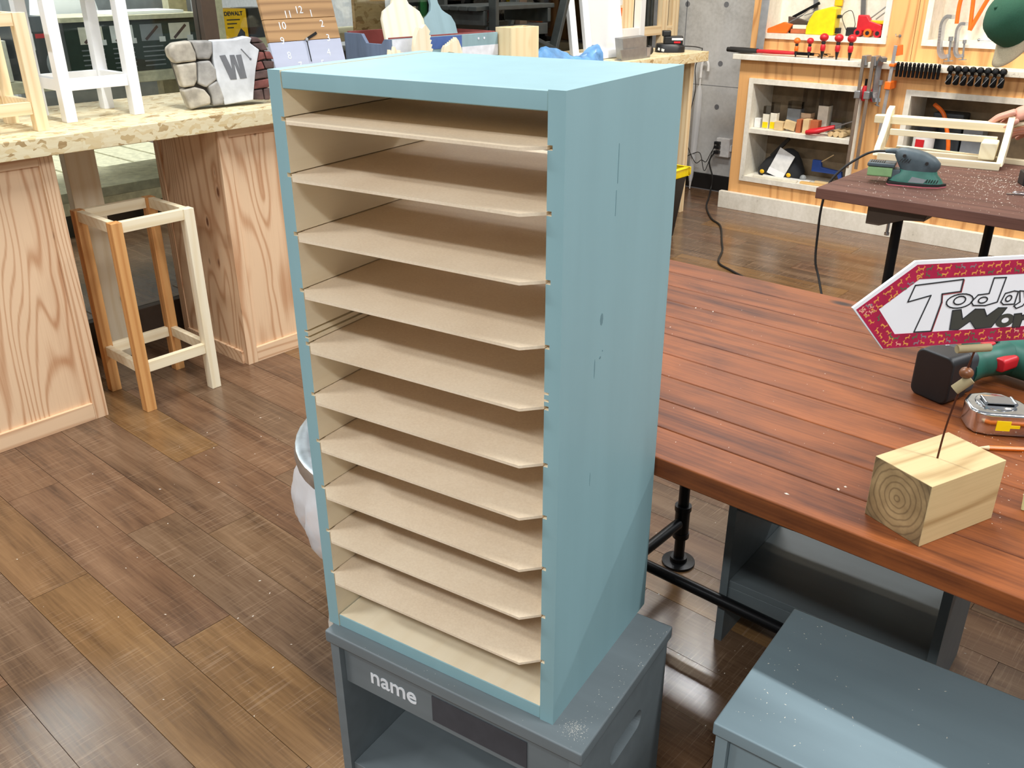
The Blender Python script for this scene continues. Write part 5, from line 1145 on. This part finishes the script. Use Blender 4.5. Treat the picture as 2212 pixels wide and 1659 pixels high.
pk2 = thing('tool_pack', 'glossy dark tool package with red logo beside the green carton', 'carton', (-3.06, .92, .976), math.radians(8)); G().prism([(-.22, 0, 0), (0, 0, 0), (0, 0, .19), (-.06, 0, .245), (-.22, 0, .245)], (0, .17, 0)).obj('box', 'pack_dark', pk2, bevel=.003); G().box(0, .001, .06, .13, .165, .182).obj('logo_patch', 'red_plastic', pk2); G().box(0, .001, .015, .05, .12, .185).obj('sticker', 'label_white', pk2); G().sph((.0, .115, .06), (.004, .03, .05), 12, 8).obj('product_window', 'pack_grey', pk2, smooth=True)
simple('light_box', 'pale cardboard tray at the far left behind the pine stool frame', 'carton', G().box(-.25, 0, 0, .28, 0, .16), 'cream_card', (-3.12, .60, .976), bevel=.003)
simple('white_sack', 'white cloth sack standing on the shop shelf board', 'sack', loft([(0, .0, .10, .16, 0), (0, .12, .11, .17, 0), (0, .3, .09, .14, 0), (0, .42, .05, .09, 0)], 16), 'paper_white', (-3.62, 1.36, 1.20 - .2235), smooth=True)
simple('grey_display_board', 'grey panel leaning behind the shop shelf at left', 'panel', G().box(-.02, .02, -.5, .5, 0, .9), 'pack_grey', (-3.95, 1.7, .6), bevel=.002)
yb = thing('yellow_carton', 'yellow drill carton with black brand lettering beyond the mullion', 'carton', (-3.235, 1.962, 1.0755), math.radians(0)); G().box(-.16, 0, 0, .13, 0, .14).obj('box', 'yellow_plastic', yb, bevel=.002); text('DEWALT', .026, 'lettering', 'ink_black', yb, frameM((.0006, .056, .118), (0, 1, 0), (0, 0, 1)), .0004, offset=.001)
for k_ in range(3): G().box(0, .001, .015, .09 - k_ * .02, .088 - k_ * .018, .093 - k_ * .018).obj('text_line', 'ink_black', yb)
G().prism([(.0, .06, .01), (.0, .11, .01), (.0, .11, .03), (.0, .09, .05), (.0, .075, .03)], (.001, 0, 0)).obj('drill_picture', 'ink_black', yb)
simple('black_case', 'black tool case behind the yellow carton', 'case', G().box(-.16, 0, 0, .13, 0, .14), 'pack_dark', (-3.26, 2.12, 1.0755), bevel=.004)
simple('grey_case', 'dark case with silver edge on the lower shop shelf behind the planter', 'case', G().box(-.3, 0, 0, .9, 0, .36), 'pack_dark', (-3.22, 2.02, .6205), bevel=.004)
simple('osb_sheet', 'OSB panel standing beyond the glass behind the chopping boards', 'panel', G().box(-.02, 0, 0, .20, 0, 1.7), 'osb_wall', (-2.75, 2.39, 0))
simple('dark_coat', 'dark green and black hanging cloth behind the blue chopping board', 'cloth', loft([(0, .8, .06, .12, 0), (0, 1.2, .07, .14, 0), (0, 1.6, .05, .12, 0)], 14), 'shirt_black', (-2.70, 2.74, 0), smooth=True)
simple('green_strap', 'bright green strap hanging beside the blue chopping board', 'strap', G().box(-.004, .004, -.02, .02, 0, .6), 'strap_green', (-2.60, 2.715, 1.05))
simple('timber_offcut', 'upright orange timber offcuts behind the dark stool', 'timber', G().box(-.02, .02, -.045, .045, 0, 1.6), 'fir_orange_z', (-2.70, 2.935, 0))
simple('grey_board', 'pale grey concrete-look board beyond the glass behind the dark stool', 'panel', G().box(-.03, 0, 0, 1.75, 0, 1.8), 'concrete', (-2.75, 3.02, 0))
pf = thing('pallet_platform', 'low pale timber platform on the shop floor seen under the counter', 'platform', (-4.2, .9, 0))
for i in range(7): G().box(-.9, 0, i * .21, i * .21 + .19, .30, .33).obj('deck_board', 'pallet_pine', pf, bevel=.002)
G().box(-.03, 0, 0, 1.45, .13, .2995).obj('front_board', 'pallet_pine', pf, bevel=.002); G().box(-.88, -.05, .02, 1.43, 0, .1295).obj('plinth', 'black_skirting', pf)

# ================================================================== WASTE BIN BEHIND THE CABINET
wb = thing('waste_bin', 'galvanised lidded waste bin with a white bag hanging out, behind the cabinet', 'waste bin', (-.295, .50, 0))
G().lathe([(.0, .0), (.247, .0), (.254, .004), (.254, .014), (.244, .02), (.256, .47)], n=48).obj('body', 'galvanised', wb, smooth=True)
lidp = [(.272, .462), (.282, .462), (.284, .478), (.280, .494), (.268, .498), (.250, .494), (.240, .500), (.18, .508), (.175, .502), (.10, .512), (0, .515)]
G().lathe(lidp, n=48).obj('lid', 'galvanised', wb, smooth=True)
bgm = G(); nA, nB = 40, 14; vs = []; rr = random.Random(2)
for i in range(nA):
    t = math.radians(150 + 200 * i / (nA - 1))
    fold = .010 * math.sin(i * .9) + .006 * math.sin(i * 2.1 + 1)
    for j in range(nB):
        v_ = j / (nB - 1); r_ = .264 + (.030 * math.sin(v_ * 2.7) + fold * v_ * 1.2) + .0015 * math.sin(j * 1.7 + i * .9)
        vs.append((r_ * math.cos(t), r_ * math.sin(t), .468 - v_ * (.175 + .004 * math.sin(i * .5))))
bgm.add(vs, [(i * nB + j, (i + 1) * nB + j, (i + 1) * nB + j + 1, i * nB + j + 1) for i in range(nA - 1) for j in range(nB - 1)])
bgm.obj('bag', 'bag_film', wb, smooth=True, label='thin white plastic bag')
